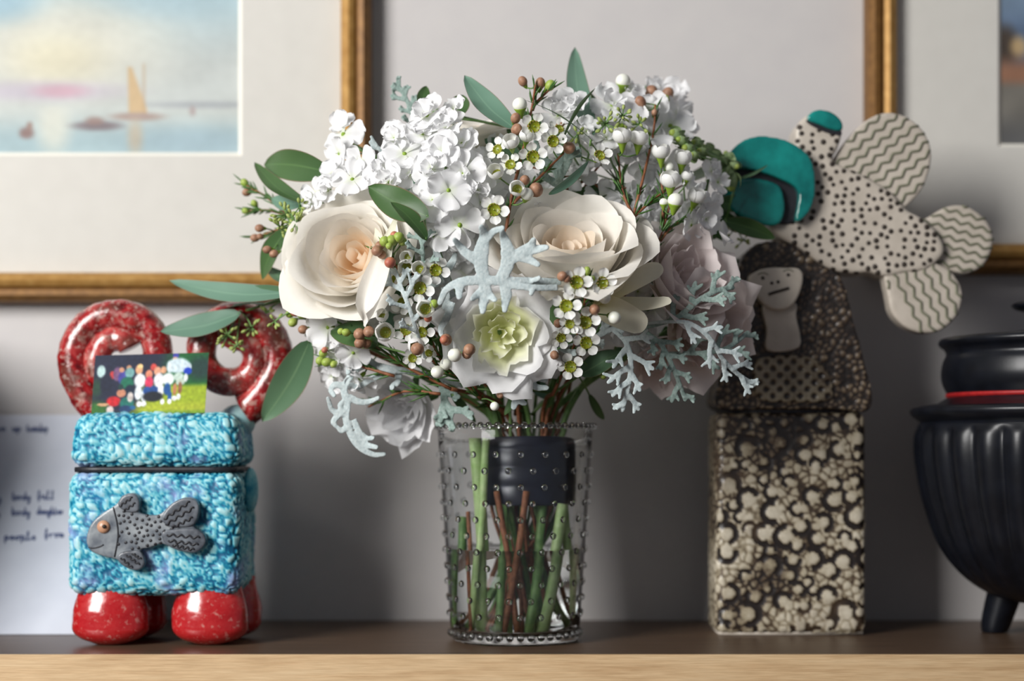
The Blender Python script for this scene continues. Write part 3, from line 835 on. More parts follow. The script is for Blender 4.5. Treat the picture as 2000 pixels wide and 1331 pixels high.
    g = pillow(cf([(580,100),(625,66),(700,74),(756,122),(758,172),(700,165),(640,140),(590,122)]), Ya-0.003, Yb+0.003, 0.0014, 6)
    part('crest_tip', g, MT['teal'], fb)
    g = pillow(cf([(578,112),(640,136),(700,160),(758,172),(752,196),(690,186),(630,160),(582,132)]), Ya-0.001, Yb+0.001, 0.0014, 4)
    part('crest_band', g, MT['dark_slip'], fb)
sculpture()

# ================================================================== BLACK POT
def pot():
    cy = 0.022; m_ = M(cy); cx = (2062-1000)*m_
    Z = lambda py: CAMZ+(HY-py)*m_
    t = thing('black_pot', (cx, cy, 0), 'black fluted round clay pot with a lidded neck and stubby feet', 'pot')
    body = [(0.0, 1180), (60, 1178), (117, 1166), (175, 1128), (221, 1066), (250, 985), (264, 915), (268, 870), (264, 835), (258, 824)]
    pr = [(p.x*m_, p.y) for p in smooth_path([(r, y, 0) for r, y in body], 6)]
    prof = [(max(r, 0.0002), Z(y)) for r, y in pr]
    def flute(a, z):
        k = smoothstep(Z(1170), Z(1080), z)*(1-smoothstep(Z(850), Z(830), z))
        return 1+0.042*k*(abs(math.sin(a*14))-0.6)
    part('bowl', lathe(prof, 360, (cx, cy), flute), MT['black'], t)
    lip = [(250, 830), (262, 822), (275, 812), (279, 803), (274, 797), (255, 793), (225, 788), (212, 780), (205, 776)]
    part('lip', lathe([(r*m_, Z(y)) for r, y in lip], 120, (cx, cy)), MT['black'], t)
    part('red_band', lathe([(203*m_, Z(778)), (209*m_, Z(774)), (209*m_, Z(770)), (203*m_, Z(766))], 120, (cx, cy)), MT['redline'], t)
    neck = [(203, 776), (207, 768), (215, 750), (218, 730), (214, 706), (208, 692), (212, 682), (221, 674), (222, 666), (212, 660), (160, 656), (90, 650), (46, 640), (34, 625), (34, 612), (60, 608), (80, 602), (82, 594), (60, 588), (0.5, 584)]
    sp = [(p.x, p.y) for p in smooth_path([(r, y, 0) for r, y in neck], 4)]
    part('lid', lathe([(max(r, 0.3)*m_, Z(y)) for r, y in sp], 120, (cx, cy)), MT['black'], t)
    for a in (R(140), R(262), R(20)):
        fx, fy = cx+0.052*math.cos(a), cy+0.052*math.sin(a)
        pts = [(fx, fy, 0.0003), (fx, fy, 0.006), (fx-0.004*math.cos(a), fy-0.004*math.sin(a), 0.02), (fx-0.010*math.cos(a), fy-0.010*math.sin(a), Z(1150))]
        part('foot', tube(smooth_path(pts, 4), [0.0105+0.004*(i/12) for i in range(13)], 18), MT['black'], t)
pot()

# ================================================================== BOOKS added out of view to shade the card and lower wall
def book(x0, th, dep, hgt, mat, label):
    t = thing('shade_book', (x0+th/2, 0.03, 0), label, 'book', 'unseen upright books added for shade')
    y0 = WALL_Y-0.004-dep
    part('page_block', box(x0+0.003, x0+th-0.003, y0+0.004, y0+dep-0.005, 0.003, hgt-0.003), MT['mat_core'], t, False)
    g = join(box(x0, x0+0.0028, y0, y0+dep, 0.0003, hgt), box(x0+th-0.0028, x0+th, y0, y0+dep, 0.0003, hgt))
    part('cover', box(x0, x0+0.0028, y0, y0+dep, 0.0003, hgt), mat, t, False)
    part('cover', box(x0+th-0.0028, x0+th, y0, y0+dep, 0.0003, hgt), mat, t, False)
    g = rbox(x0, x0+th, y0-0.002, y0+0.0026, 0.0003, hgt, 0.0012, 0.05)
    part('spine', g[:2], mat, t, True)
for (x0, th, dep, hgt, c1, c2, lb) in ((-0.536, 0.030, 0.232, 0.262, srgb(72,30,32), srgb(88,40,40), 'maroon hardback book added out of view to shade the card'),
        (-0.570, 0.032, 0.226, 0.250, srgb(38,52,74), srgb(50,66,90), 'dark blue hardback book added for shade next to the maroon one'),
        (-0.600, 0.028, 0.236, 0.268, srgb(96,88,72), srgb(112,102,86), 'tan hardback book added for shade next to the dark blue one')):
    book(x0, th, dep, hgt, simple('book_cloth', c1, c2, 300, 0.8, 0.2), lb)
#BOUQUET
# ================================================================== VASE
VX = 0.0025; VR0, VR1, VH = 0.0514, 0.0626, 0.1722
def vr(z): return VR0+(VR1-VR0)*z/VH
def vase():
    t = thing('glass_vase', (VX, 0, 0), 'clear hobnail glass vase with a beaded rim standing on the shelf', 'vase')
    th = 0.0026
    prof = [(0.0003, 0.0014), (VR0-0.010, 0.0012), (VR0-0.006, 0.0004), (VR0-0.0015, 0.0006), (VR0, 0.003)]
    prof += [(vr(z), z) for z in [0.003+(VH-0.004-0.003)*i/10 for i in range(1, 11)]]
    prof += [(VR1+0.0012, VH-0.003), (VR1+0.0018, VH-0.0012), (VR1+0.0008, VH+0.0003), (VR1-th, VH)]
    prof += [(vr(z)-th, z) for z in [VH-0.004-(VH-0.004-0.012)*i/10 for i in range(0, 11)]]
    prof += [(VR0-th-0.004, 0.0080), (0.0003, 0.0074)]
    part('glass_body', lathe(prof, 96, (VX, 0)), MT['glass'], t)
    bead = mesh('bead', *sphere((0,0,0), 1, 12, 8), MT['glass'])
    def put(name, a, z, r, s, sz=None):
        T = Matrix.Translation((VX+r*math.cos(a), r*math.sin(a), z)) @ Matrix.Rotation(a, 4, 'Z') @ Matrix.Diagonal((s*0.75, s, sz or s, 1))
        link(name, bead, t, T)
    n = 58
    for i in range(n): put('rim_bead', 2*PI*(i+0.5)/n, VH-0.0005, VR1+0.0012, 0.0029, 0.0026)
    n = 40
    for i in range(n): put('base_bead', 2*PI*(i+0.5)/n, 0.0068, vr(0.0068)+0.0004, 0.0030)
    rows = 11; n = 20
    for k in range(rows):
        z = 0.0225+k*0.01265
        for i in range(n):
            put('hobnail', 2*PI*(i+(0.5 if k % 2 else 0)+0.22)/n, z, vr(z)+0.0003, 0.0027)
    # water
    zw = P(1000, 1070, -0.02).z
    ri = lambda z: vr(z)-th-0.0002
    wp = [(0.0003, 0.0083), (VR0-th-0.0045, 0.0088), (ri(0.014), 0.014), (ri(zw*0.5), zw*0.5), (ri(zw-0.001), zw-0.001), (ri(zw)-0.0012, zw-0.0014), (0.0003, zw-0.0016)]
    g = lathe(wp, 96, (VX, 0))
    solo('vase_water', g, MT['water'], (VX, 0, 0.0083), 'clear water filling the lower half of the glass vase', 'water')
    # tape around the stems
    z0, z1 = P(1000, 986, 0).z, P(1000, 842, 0).z
    tx = VX+0.0095; n = 72
    def ov(a, z): return 1+0.035*math.sin(2*a+1)+0.02*math.sin(3*a+z*60)
    prof = [(0.0362, z0), (0.0375, z0+0.0008)]
    for k in range(4):
        za = z0+(z1-z0)*k/4; zb = z0+(z1-z0)*(k+1)/4
        prof += [(0.0378+0.0004*(k % 2), za+0.002), (0.0381+0.0004*(k % 2), zb-0.001), (0.0376, zb)]
    prof += [(0.0360, z1)]
    prof += [(0.0350, z1), (0.0350, z0), (0.0362, z0)]
    solo('stem_wrap', lathe(prof, n, (tx, 0.004), ov), MT['tape'], (tx, 0.004, z0), 'dark navy tape wound round the flower stems inside the vase', 'tape')
vase()

# ================================================================== BOUQUET HELPERS
BC = (965.0, 475.0); BRX, BRY = 470.0, 405.0
def depth(px, py, push=0.0, k=0.118):
    r2 = ((px-BC[0])/BRX)**2+((py-BC[1])/BRY)**2
    return -k*math.sqrt(max(0.0, 1-r2))+push
def outward(px, py, front=0.5):
    x, z = (px-BC[0])/BRX, -(py-BC[1])/BRY
    y = -math.sqrt(max(0.05, 1-min(1, x*x+z*z)))
    return V((x, y-front, z)).normalized()
NECK = []
def stem_tail(start, rad, seed, pale=False):
    """from a bloom's underside to the neck of the bundle and down into the vase"""
    rs = random.Random(seed)
    a = math.atan2(start.y*0.8+0.02, start.x-VX)+rs.uniform(-0.4, 0.4); r_ = 0.030*math.sqrt(rs.uniform(0.05, 1))
    cx, cy = VX+0.0095, 0.004
    nk = V((cx+r_*math.cos(a), cy+r_*math.sin(a), 0.170)); n2 = V((cx+r_*math.cos(a+0.35), cy+r_*math.sin(a+0.35), 0.112))
    b = a+PI+rs.uniform(-1.1, 1.1); rb = rs.uniform(0.012, 0.036)
    bt = V((VX+rb*math.cos(b), rb*math.sin(b), 0.0105+rs.uniform(0, 0.006)))
    mid = start.lerp(nk, 0.55); mid.z = max(mid.z, 0.19) if start.z > 0.2 else max(mid.z, 0.192)
    mid.x = nk.x+(mid.x-nk.x)*0.75; mid.y = nk.y+(mid.y-nk.y)*0.7
    p = smooth_path([start, mid, nk, n2, n2.lerp(bt, 0.5), bt], 6)
    return tube(p, rad, 7)
def px3(pts, push=0.0):
    return [P(q[0], q[1], q[2] if len(q) > 2 else depth(q[0], q[1], push)) for q in pts]

# ---- leaves
def leaf_geo(base, tip, width, nrm, curl=0.12, cup=0.18, bend=0.0, nl=14, nw=6, blunt=0.0):
    base, tip = V(base), V(tip); ax = tip-base; L = ax.length; t = ax.normalized()
    nrm = V(nrm); nrm = (nrm-t*nrm.dot(t)).normalized(); s = t.cross(nrm).normalized()
    vs, uv, fs = [], [], []
    for i in range(nl+1):
        u = i/nl
        wd = width*0.5*(math.sin(PI*min(1, u**0.92))**(0.64))*(1.0 if u > 0.04 else 0.5)+0.0004*(1-u)
        c = base+ax*u+nrm*(curl*L*math.sin(PI*u))+s*(bend*L*math.sin(PI*u))
        for j in range(nw+1):
            k = 2*j/nw-1
            vs.append(c+s*(wd*k)+nrm*(cup*wd*abs(k)**1.6)+nrm*0.02*width*math.sin(u*11+k*2)); uv.append((0.5+0.5*k, u))
    for i in range(nl):
        for j in range(nw):
            a = i*(nw+1)+j; fs.append((a, a+1, a+nw+2, a+nw+1))
    return (vs, fs), uv
def eucalyptus(label, stem, leaves, seeds=(), tail=True, seed=1, mat='stem_g', rad=0.0011):
    """stem: px path from tip to base; leaves: (bx,by,tx,ty,width px,roll,material,push_base,push_tip)"""
    sp = px3(stem, -0.002)
    t = thing('eucalyptus_branch', sp[-1], label, 'foliage', 'eucalyptus branches in the bouquet')
    gs = [tube(smooth_path(sp, 5), rad, 6)]
    if tail: gs.append(stem_tail(sp[-1], rad*1.4, seed))
    for k, (bx, by, tx, ty, wpx, roll, mt, pb, pt) in enumerate(leaves):
        b = P(bx, by, depth(bx, by, pb)); e = P(tx, ty, depth(tx, ty, pt))
        ax = (e-b).normalized(); n0 = V((0, -1, 0.25)); n0 = Matrix.Rotation(R(roll), 3, ax) @ (n0-ax*n0.dot(ax)).normalized()
        g, uv = leaf_geo(b, e, wpx*M(b.y), n0, curl=0.05 if k % 2 else -0.04, cup=0.22, bend=0.03 if k % 2 else -0.03)
        part('leaf', g, MT[mt], t, uvs=uv)
        near = min(sp, key=lambda q: (q-b).length)
        gs.append(tube([near, near.lerp(b, 0.6)+V((0, -0.001, 0.001)), b+(e-b)*0.03], rad*0.75, 6))
    for (cx, cy, n, spread, push) in seeds:
        rs = random.Random(int(cx*7+cy)); c = P(cx, cy, depth(cx, cy, push)); sd = []
        near = min(sp, key=lambda q: (q-c).length)
        gs.append(tube(smooth_path([near, near.lerp(c, 0.6)+V((0, 0, 0.002)), c], 3), rad*0.6, 5))
        for i in range(n):
            d = V((rs.uniform(-1, 1), rs.uniform(-1, 0.3), rs.uniform(-1, 1))); d.normalize()
            e = c+d*spread*M()*rs.uniform(0.5, 1.05)
            gs.append(tube([c, e], 0.0005, 5)); sd.append(xform(sphere((0,0,0.0012), (0.0013, 0.0013, 0.0022), 7, 5), Matrix.Translation(e) @ frame_z(d)))
        part('seed_cluster', join(*sd), MT['seed'], t)
    part('stem', join(*gs), MT[mat], t)
    return t

# ---- petals and blooms
def petal_geo(r0, L, th, W, rc, wave=0.0, seed=0, nu=10, nv=10, tip=0.25, z0=0.0, point=0.0, kf=3.0):
    """one petal growing from radius r0 along +x about the z axis; th = lean from the axis (deg) at base, middle, rim"""
    st = 40; prof = [(r0, z0)]
    for i in range(st):
        v = (i+0.5)/st; a = R((1-v)**2*th[0]+2*v*(1-v)*th[1]+v*v*th[2])
        prof.append((prof[-1][0]+math.sin(a)*L/st, prof[-1][1]+math.cos(a)*L/st))
    rs = random.Random(seed); ph, ph2 = rs.uniform(0, 6), rs.uniform(0, 6)
    vs, uv, fs = [], [], []
    for j in range(nv+1):
        for i in range(nu+1):
            u = 2*i/nu-1; v = j/nv
            ve = v*(1-tip*abs(u)**2.4+point*max(0, 1-abs(u)*3))
            f = min(st-1e-3, max(0, ve*st)); k = int(f); fr = f-k
            r_ = prof[k][0]+(prof[k+1][0]-prof[k][0])*fr; z = prof[k][1]+(prof[k+1][1]-prof[k][1])*fr
            hw = W*(0.30+0.70*math.sin(min(1, v*1.25)*PI/2))*(1-0.12*max(0, v-0.8)/0.2)
            lat = hw*u; c = max(rc, r_*0.9)
            x = r_-c*(1-math.cos(lat/c)); y = c*math.sin(lat/c)
            wv = wave*v*v*(math.sin(u*kf+ph)+0.6*math.sin(u*kf*2.1+ph2))
            vs.append((x+wv*0.7, y, z+wv*0.8)); uv.append(((u+1)/2, v))
    for j in range(nv):
        for i in range(nu):
            a = j*(nu+1)+i; fs.append((a, a+1, a+nu+2, a+nu+1))
    return (vs, fs), uv
def cup_petal(r0, rho, H, W, curl=0.0, belly=1.12, wave=0.0, seed=0, nu=12, nv=12, tip=0.2, point=0.0, kf=3.0):
    """cupped petal standing round the z axis: base radius r0, rim radius rho at height H"""
    rs = random.Random(seed); ph, ph2 = rs.uniform(0, 6), rs.uniform(0, 6); vs, uv, fs = [], [], []
    for j in range(nv+1):
        for i in range(nu+1):
            u = 2*i/nu-1; v = j/nv
            ve = v*(1-tip*abs(u)**2.6+point*max(0, 1-abs(u)*2.5))
            a, b, c = (1-ve)**2, 2*ve*(1-ve), ve*ve
            r_ = a*r0+b*rho*belly+c*rho; z = b*H*0.30+c*H
            k = max(0, ve-0.72)/0.28
            r_ += curl*k*k; z -= abs(curl)*0.55*k**3
            hw = W*(0.25+0.75*math.sin(min(1, v*1.3)*PI/2)); cc = max(r_*0.95, W*0.35); lat = min(1.5, max(-1.5, hw*u/cc))
            wv = wave*v*v*(math.sin(u*kf+ph)+0.6*math.sin(u*kf*2.1+ph2))
            vs.append((r_-cc*(1-math.cos(lat))+wv*0.8, cc*math.sin(lat), z+wv*0.6)); uv.append(((u+1)/2, v))
    for j in range(nv):
        for i in range(nu):
            a = j*(nu+1)+i; fs.append((a, a+1, a+nu+2, a+nu+1))
    return (vs, fs), uv
def rose(label, cpx, cpy, Y, dirv, Rm, seed, roll=0.0, n=27, mats=('rose_in', 'rose_mid', 'rose_out'), squash=1.0, open_=1.0, wave=0.0012, name='rose', cat='rose', group='roses in the bouquet', extra=(), ruff=3.0, tail=True, stemr=0.0026, deep=1.0, off=(0.0, 0.0)):
    """bloom of n spiralling cupped petals; c = where its rim's middle stands, Rm = outer radius in metres"""
    c = P(cpx, cpy, Y); d = V(dirv).normalized()
    base = c-d*(Rm*0.80*deep)
    t = thing(name, base, label, cat, group)
    Rt = frame_z(d, roll); rs = random.Random(seed)
    for i in range(n):
        u = i/(n-1)
        phi = i*2.39996+rs.uniform(-0.3, 0.3)
        rho = Rm*(0.07+0.90*u**0.88)*rs.uniform(0.95, 1.05)
        H = Rm*deep*(0.56+0.34*min(1, u/0.65)-0.26*max(0, u-0.65)/0.35*open_)*rs.uniform(0.95, 1.06)
        curl = Rm*(0.02+(0.24*open_*max(0, u-0.35)/0.65))*rs.uniform(0.5, 1.3)
        Wd = max(Rm*0.20, rho*rs.uniform(0.95, 1.2))
        g, uv = cup_petal(Rm*(0.03+0.10*u), rho, H, Wd, curl, 1.18-0.1*u, wave*(0.5+u), seed*100+i, tip=0.16+0.10*rs.random(), point=0.10*rs.random()*(u > 0.3), kf=ruff)
        mt = mats[0] if u < 0.30 else mats[1] if u < 0.55 else mats[2]
        o = (off[0]*Rm*(1-u), off[1]*Rm*(1-u))
        mm = Matrix.Translation(base) @ Rt @ Matrix.Translation((o[0], o[1], 0)) @ Matrix.Diagonal((1, squash, 1, 1)) @ Matrix.Rotation(phi, 4, 'Z')
        part('petal', xform(g, mm), MT[mt], t, uvs=uv)
    for (phi, lean, L, W, curl) in extra:      # loose outer petals
        g, uv = petal_geo(Rm*0.12, Rm*L, (70, lean, lean+curl), Rm*W, Rm*0.5, wave*1.4, seed*77+int(phi), nu=12, nv=14, tip=0.3, point=0.08)
        part('petal', xform(g, Matrix.Translation(base) @ Rt @ Matrix.Rotation(R(phi), 4, 'Z')), MT[mats[2]], t, uvs=uv)
    # receptacle, sepals and stem
    part('receptacle', xform(sphere((0,0,-0.16*Rm), (Rm*0.15, Rm*0.15, Rm*0.16), 12, 8), Matrix.Translation(base) @ Rt), MT['stem_g'], t)
    for k in range(5):
        g, uv = petal_geo(Rm*0.10, Rm*0.62, (80, 100, 140), Rm*0.14, Rm*0.3, 0, k, nu=4, nv=6, tip=0.5, point=0.4)
        part('sepal', xform(g, Matrix.Translation(base-d*0.003) @ Rt @ Matrix.Rotation(k*2*PI/5, 4, 'Z')), MT['leaf_d'], t, uvs=uv)
    if tail:
        s0 = base-d*Rm*0.12
        part('stem', stem_tail(s0, stemr, seed*3+1), MT['stem_g'], t)
    return t

def drape(t, bx, by, tx, ty, W, Y0, Y1, mat, roll=0, lift=0.2, cup=0.3, wave=0.05, seed=1):
    """loose outer petal hanging from a bloom"""
    b, e = P(bx, by, Y0), P(tx, ty, Y1); L = (e-b).length; x = (e-b).normalized()
    n = V((0, -1, 0.2)); n = Matrix.Rotation(R(roll), 3, x) @ (n-x*n.dot(x)).normalized(); y = n.cross(x)
    g, uv = flat_petal(1.0, W*M()/2/L, cup, wave, seed, 12, 12, lift)
    m_ = Matrix((( x.x, y.x, n.x, 0), (x.y, y.y, n.y, 0), (x.z, y.z, n.z, 0), (0, 0, 0, 1)))
    part('petal', xform(g, Matrix.Translation(b) @ m_ @ Matrix.Diagonal((L, L, L, 1))), MT[mat], t, uvs=uv)
# ---- white stock
def flat_petal(L, W, cup=0.25, wave=0.06, seed=0, nu=8, nv=8, lift=0.25, notch=0.0):
    """obovate petal along +x from the origin, unit lengths"""
    rs = random.Random(seed); ph = rs.uniform(0, 6); vs, uv, fs = [], [], []
    for j in range(nv+1):
        v = j/nv
        hw = W*(0.16+0.84*math.sin(PI*min(1, (v*0.92+0.02))**1.5)**0.8) if v < 1 else W*0.30
        for i in range(nu+1):
            u = 2*i/nu-1
            x = L*v*(1-0.10*abs(u)**2*v-notch*(1-abs(u))*v**4)
            z = lift*L*v*(1-0.55*v)+cup*W*u*u*v+wave*v*(math.sin(u*4+ph)+math.sin(v*5+ph*2)*0.6+0.5*v*math.sin(u*9+ph*3))
            vs.append((x, hw*u, z)); uv.append(((u+1)/2, v))
    for j in range(nv):
        for i in range(nu):
            a = j*(nu+1)+i; fs.append((a, a+1, a+nu+2, a+nu+1))
    return (vs, fs), uv
STOCK_P = []
for k in range(4):
    g, uv = flat_petal(1.0, 0.50, (0.10, 0.3, -0.15, 0.2)[k], 0.10, k+3, lift=(0.18, 0.40, 0.02, 0.28)[k], notch=0.08)
    STOCK_P.append(mesh('petal', g[0], g[1], MT['white'], uvs=uv))
g_ = lathe([(0.02, -0.55), (0.10, -0.45), (0.13, -0.15), (0.10, 0.0), (0.05, 0.06), (0.01, 0.07)], 10)
STOCK_C = mesh('floret', g_[0], g_[1], MT['calyx'])
def floret(t, p, d, r, rs, dbl=True):
    """stock flower: calyx tube with four broad petals, doubled forms with an inner whorl"""
    r *= rs.uniform(0.82, 1.15)
    W0 = Matrix.Translation(p) @ frame_z(d, rs.uniform(0, 6)) @ Matrix.Diagonal((r, r, r, 1))
    f = link('floret', STOCK_C, t, W0)
    for k in range(4):
        W1 = W0 @ Matrix.Rotation(k*PI/2+rs.uniform(-0.2, 0.2), 4, 'Z') @ Matrix.Rotation(rs.uniform(-0.25, 0.3), 4, 'Y') @ Matrix.Translation((0.06, 0, 0.0)) @ Matrix.Diagonal((1, rs.uniform(0.95, 1.25), 1, 1))
        link('petal', STOCK_P[rs.randrange(4)], f, W1)
    if dbl:
        for k in range(4):
            s = rs.uniform(0.55, 0.75)
            W1 = W0 @ Matrix.Rotation(k*PI/2+0.7+rs.uniform(-0.3, 0.3), 4, 'Z') @ Matrix.Rotation(rs.uniform(-0.9, -0.35), 4, 'Y') @ Matrix.Translation((0.04, 0, 0.03)) @ Matrix.Diagonal((s, s*1.1, s, 1))
            link('petal', STOCK_P[rs.randrange(4)], f, W1)
    return f
def stock(label, flo, stem, seed, buds=(), dbl=0.6, tail=True):
    """flo: (px,py,radius px,push[,dir])"""
    rs = random.Random(seed)
    sp = px3(stem, 0.065)
    t = thing('stock_stem', sp[-1], label, 'flower', 'white stock stems in the bouquet')
    gs = [tube(smooth_path(sp, 5), 0.0019, 7)]
    if tail: gs.append(stem_tail(sp[-1], 0.0021, seed))
    for f in flo:
        px, py, r, push = f[:4]
        p = P(px, py, depth(px, py, push))
        d = V(f[4]).normalized() if len(f) > 4 else (outward(px, py, 0.55)+V((rs.uniform(-.35,.35), rs.uniform(-.2,.2), rs.uniform(-.35,.35)))).normalized()
        floret(t, p, d, r*1.22*M(p.y), rs, rs.random() < dbl)
        near = min(smooth_path(sp, 5), key=lambda q: (q-p).length)
        gs.append(tube([near, p-d*r*M()*0.5], 0.0007, 5))
    for (px, py, r, push) in buds:
        p = P(px, py, depth(px, py, push)); near = min(smooth_path(sp, 5), key=lambda q: (q-p).length)
        d = (p-near).normalized() if (p-near).length > 1e-4 else V((0, 0, 1))
        m_ = Matrix.Translation(p) @ frame_z(d); q = r*M()
        b = part('bud', xform(sphere((0,0,0), (q*0.8, q*0.8, q*1.15), 9, 7), m_), MT['stockbud'], t)
        for k in range(3):
            g, uv = leaf_geo((0, 0, -q), (q*1.0*math.cos(k*2.1), q*1.0*math.sin(k*2.1), q*0.9), q*1.1, (math.cos(k*2.1), math.sin(k*2.1), 0.1), 0.2, 0.3, nl=5, nw=3)
            part('sepal', xform(g, m_), MT['stockbud'], b)
        part('bud_tip', xform(sphere((0,0,q*0.75), (q*0.5, q*0.5, q*0.6), 8, 6), m_), MT['bud_g'], b)
        gs.append(tube([near, p], 0.0008, 5))
    part('stem', join(*gs), MT['stem_g'], t)
    return t

# ---- waxflower
def build_wax():
    D = {}
    # open petal: round, slightly cupped, centred off the cup's rim
    vs, uv, fs = [], [], []; nu, nv = 8, 7
    for j in range(nv+1):
        v = j/nv
        hw = 0.37*math.sqrt(max(0.0, 1-(2*(v*0.97+0.015)-1)**2))
        if v < 0.5: hw = max(hw, 0.16)
        for i in range(nu+1):
            u = 2*i/nu-1
            vs.append((0.40+0.62*v*(1-0.05*u*u), hw*u, 0.05+0.16*v*v+0.10*u*u*v+0.02*math.sin(5*u))); uv.append(((u+1)/2, v))
    for j in range(nv):
        for i in range(nu):
            a = j*(nu+1)+i; fs.append((a, a+1, a+nu+2, a+nu+1))
    D['open'] = mesh('petal', vs, fs, MT['wax'], uvs=uv)
    # cupped petal: part of a small bowl
    vs, uv, fs = [], [], []
    for j in range(nv+1):
        v = j/nv; a = R(20+112*v); 
        for i in range(nu+1):
            u = 2*i/nu-1; vv = R(20+112*v*(1-0.10*abs(u)**2))
            r_ = 0.70*math.sin(vv); z = 0.48-0.70*math.cos(vv)*0.95
            b = u*R(44)*(1.0 if v < 0.75 else 1-0.25*(v-0.75)/0.25*abs(u))
            vs.append((r_*math.cos(b)*(1+0.03*u), r_*math.sin(b), z)); uv.append(((u+1)/2, v))
    for j in range(nv):
        for i in range(nu):
            a = j*(nu+1)+i; fs.append((a, a+1, a+nu+2, a+nu+1))
    D['cupped'] = mesh('petal', vs, fs, MT['wax'], uvs=uv)
    g = lathe([(0.06, -0.95), (0.14, -0.80), (0.28, -0.35), (0.42, -0.05), (0.45, 0.06), (0.42, 0.08), (0.36, 0.02), (0.30, -0.05), (0.10, -0.08), (0.01, -0.08)], 16)
    me = mesh('blossom', g[0], g[1], MT['calyx']); me.materials.append(MT['olive'])
    for p in me.polygons:
        if p.index >= 16*4: p.material_index = 1
    D['cup'] = me
    gs = []
    for k in range(10):
        a = 2*PI*k/10
        gs.append(tube([(0.40*math.cos(a), 0.40*math.sin(a), 0.05), (0.36*math.cos(a), 0.36*math.sin(a), 0.16)], 0.018, 5))
        gs.append(sphere((0.36*math.cos(a), 0.36*math.sin(a), 0.17), 0.038, 6, 4))
    D['stamens'] = mesh('stamens', *join(*gs), MT['stamen'])
    D['pistil'] = mesh('pistil', *tube([(0,0,-0.08), (0.01,0.02,0.12), (0.02,0.02,0.20)], [0.03, 0.025, 0.035], 6), MT['stem_p'])
    return D
WAX = build_wax()
def needles(path, n, L, rs, spread=0.7, wd=0.0009):
    """narrow pointed leaves along a twig"""
    gs = []
    for i in range(n):
        k = rs.uniform(0.02, 0.98)*(len(path)-1); a = int(k); p = path[a].lerp(path[min(a+1, len(path)-1)], k-a)
        t = (path[max(a-1, 0)]-path[min(a+1, len(path)-1)]).normalized()   # towards the tip
        o = V((rs.uniform(-1, 1), rs.uniform(-1, 1), rs.uniform(-1, 1))); o = (o-t*o.dot(t)).normalized()
        d = (t+o*rs.uniform(0.4, 1.1)*spread).normalized(); l = L*rs.uniform(0.6, 1.2)
        gs.append(tube([p, p+d*l*0.3, p+d*l*0.75+t*l*0.05, p+d*l+t*l*0.1], [wd*0.6, wd, wd*0.8, wd*0.12], 4))
    return join(*gs)
def waxflower(label, stems, items, seed, nn=26, tail=True, nl=0.011, push=0.006, stemmat='stem_b'):
    """stems: px paths, tip first; items: (kind, px, py, r px, push[, dir])"""
    rs = random.Random(seed)
    paths = [smooth_path(px3(s, push), 6) for s in stems]
    root = paths[0][-1]
    t = thing('waxflower_sprig', root, label, 'flower', 'waxflower sprigs in the bouquet')
    gs = [tube(p, [0.0008+0.0006*i/len(p) for i in range(len(p))], 6) for p in paths]
    if tail: gs.append(stem_tail(root, 0.0016, seed+50))
    part('needle_leaves', join(*[needles(p, max(4, int(nn*len(p)/sum(len(q) for q in paths))), nl, rs) for p in paths]), MT['needle'], t)['kind'] = 'stuff'
    allp = [q for p in paths for q in p]; ped = []
    for it in items:
        kind, px, py, r, pu = it[:5]
        p = P(px, py, depth(px, py, pu)); q = r*M(p.y)
        near = min(allp, key=lambda k: (k-p).length+0.3*max(0, k.z-p.z))
        if len(it) > 5: d = V(it[5]).normalized()
        else:
            d = outward(px, py, 0.75)+V((rs.uniform(-.3,.3), rs.uniform(-.2,.2), rs.uniform(-.3,.3)))
            d.normalize()
        W0 = Matrix.Translation(p) @ frame_z(d, rs.uniform(0, 6)) @ Matrix.Diagonal((q, q, q, 1))
        end = p-d*q*0.9
        if kind in ('open', 'cupped'):
            f = link('blossom', WAX['cup'], t, W0)
            for k in range(5):
                W1 = W0 @ Matrix.Rotation(k*2*PI/5+rs.uniform(-0.08, 0.08), 4, 'Z') @ Matrix.Rotation(rs.uniform(-0.12, 0.08), 4, 'Y')
                if kind == 'cupped': W1 = W1 @ Matrix.Diagonal((1.08+0.03*(k % 2), 1.08, 1.05, 1))
                link('petal', WAX[kind], f, W1)
            link('stamens', WAX['stamens'], f, W0); link('pistil', WAX['pistil'], f, W0)
        elif kind == 'ball':         # closed white bud on a green cup
            f = link('blossom_bud', WAX['cup'], t, W0 @ Matrix.Diagonal((1.7, 1.7, 1.25, 1)))
            W1 = W0
            part('closed_petals', xform(sphere((0,0,0.45), (0.86, 0.86, 0.82), 14, 10), W0), MT['bud_w'], f)
        else:
            mt = {'b': 'bud_b', 'r': 'bud_r', 'g': 'bud_g', 'w': 'bud_w'}[kind]
            b = part('bud', xform(sphere((0,0,0), (1, 1, 1.2 if kind != 'w' else 1.02), 12, 9), W0), MT[mt], t)
            part('bud_base', xform(lathe([(0.1, -1.9), (0.38, -1.5), (0.62, -0.92), (0.72, -0.7)], 8), W0), MT['calyx'], b)
            end = p-d*q*1.6
        m_ = end.lerp(near, 0.5)+d*(-0.002)
        ped.append(tube(smooth_path([near, m_, end], 3), 0.0006, 5))
    part('twig', join(*gs), MT[stemmat], t)
    if ped: part('flower_stalks', join(*ped), MT['stem_g'], t)['kind'] = 'stuff'
    return t

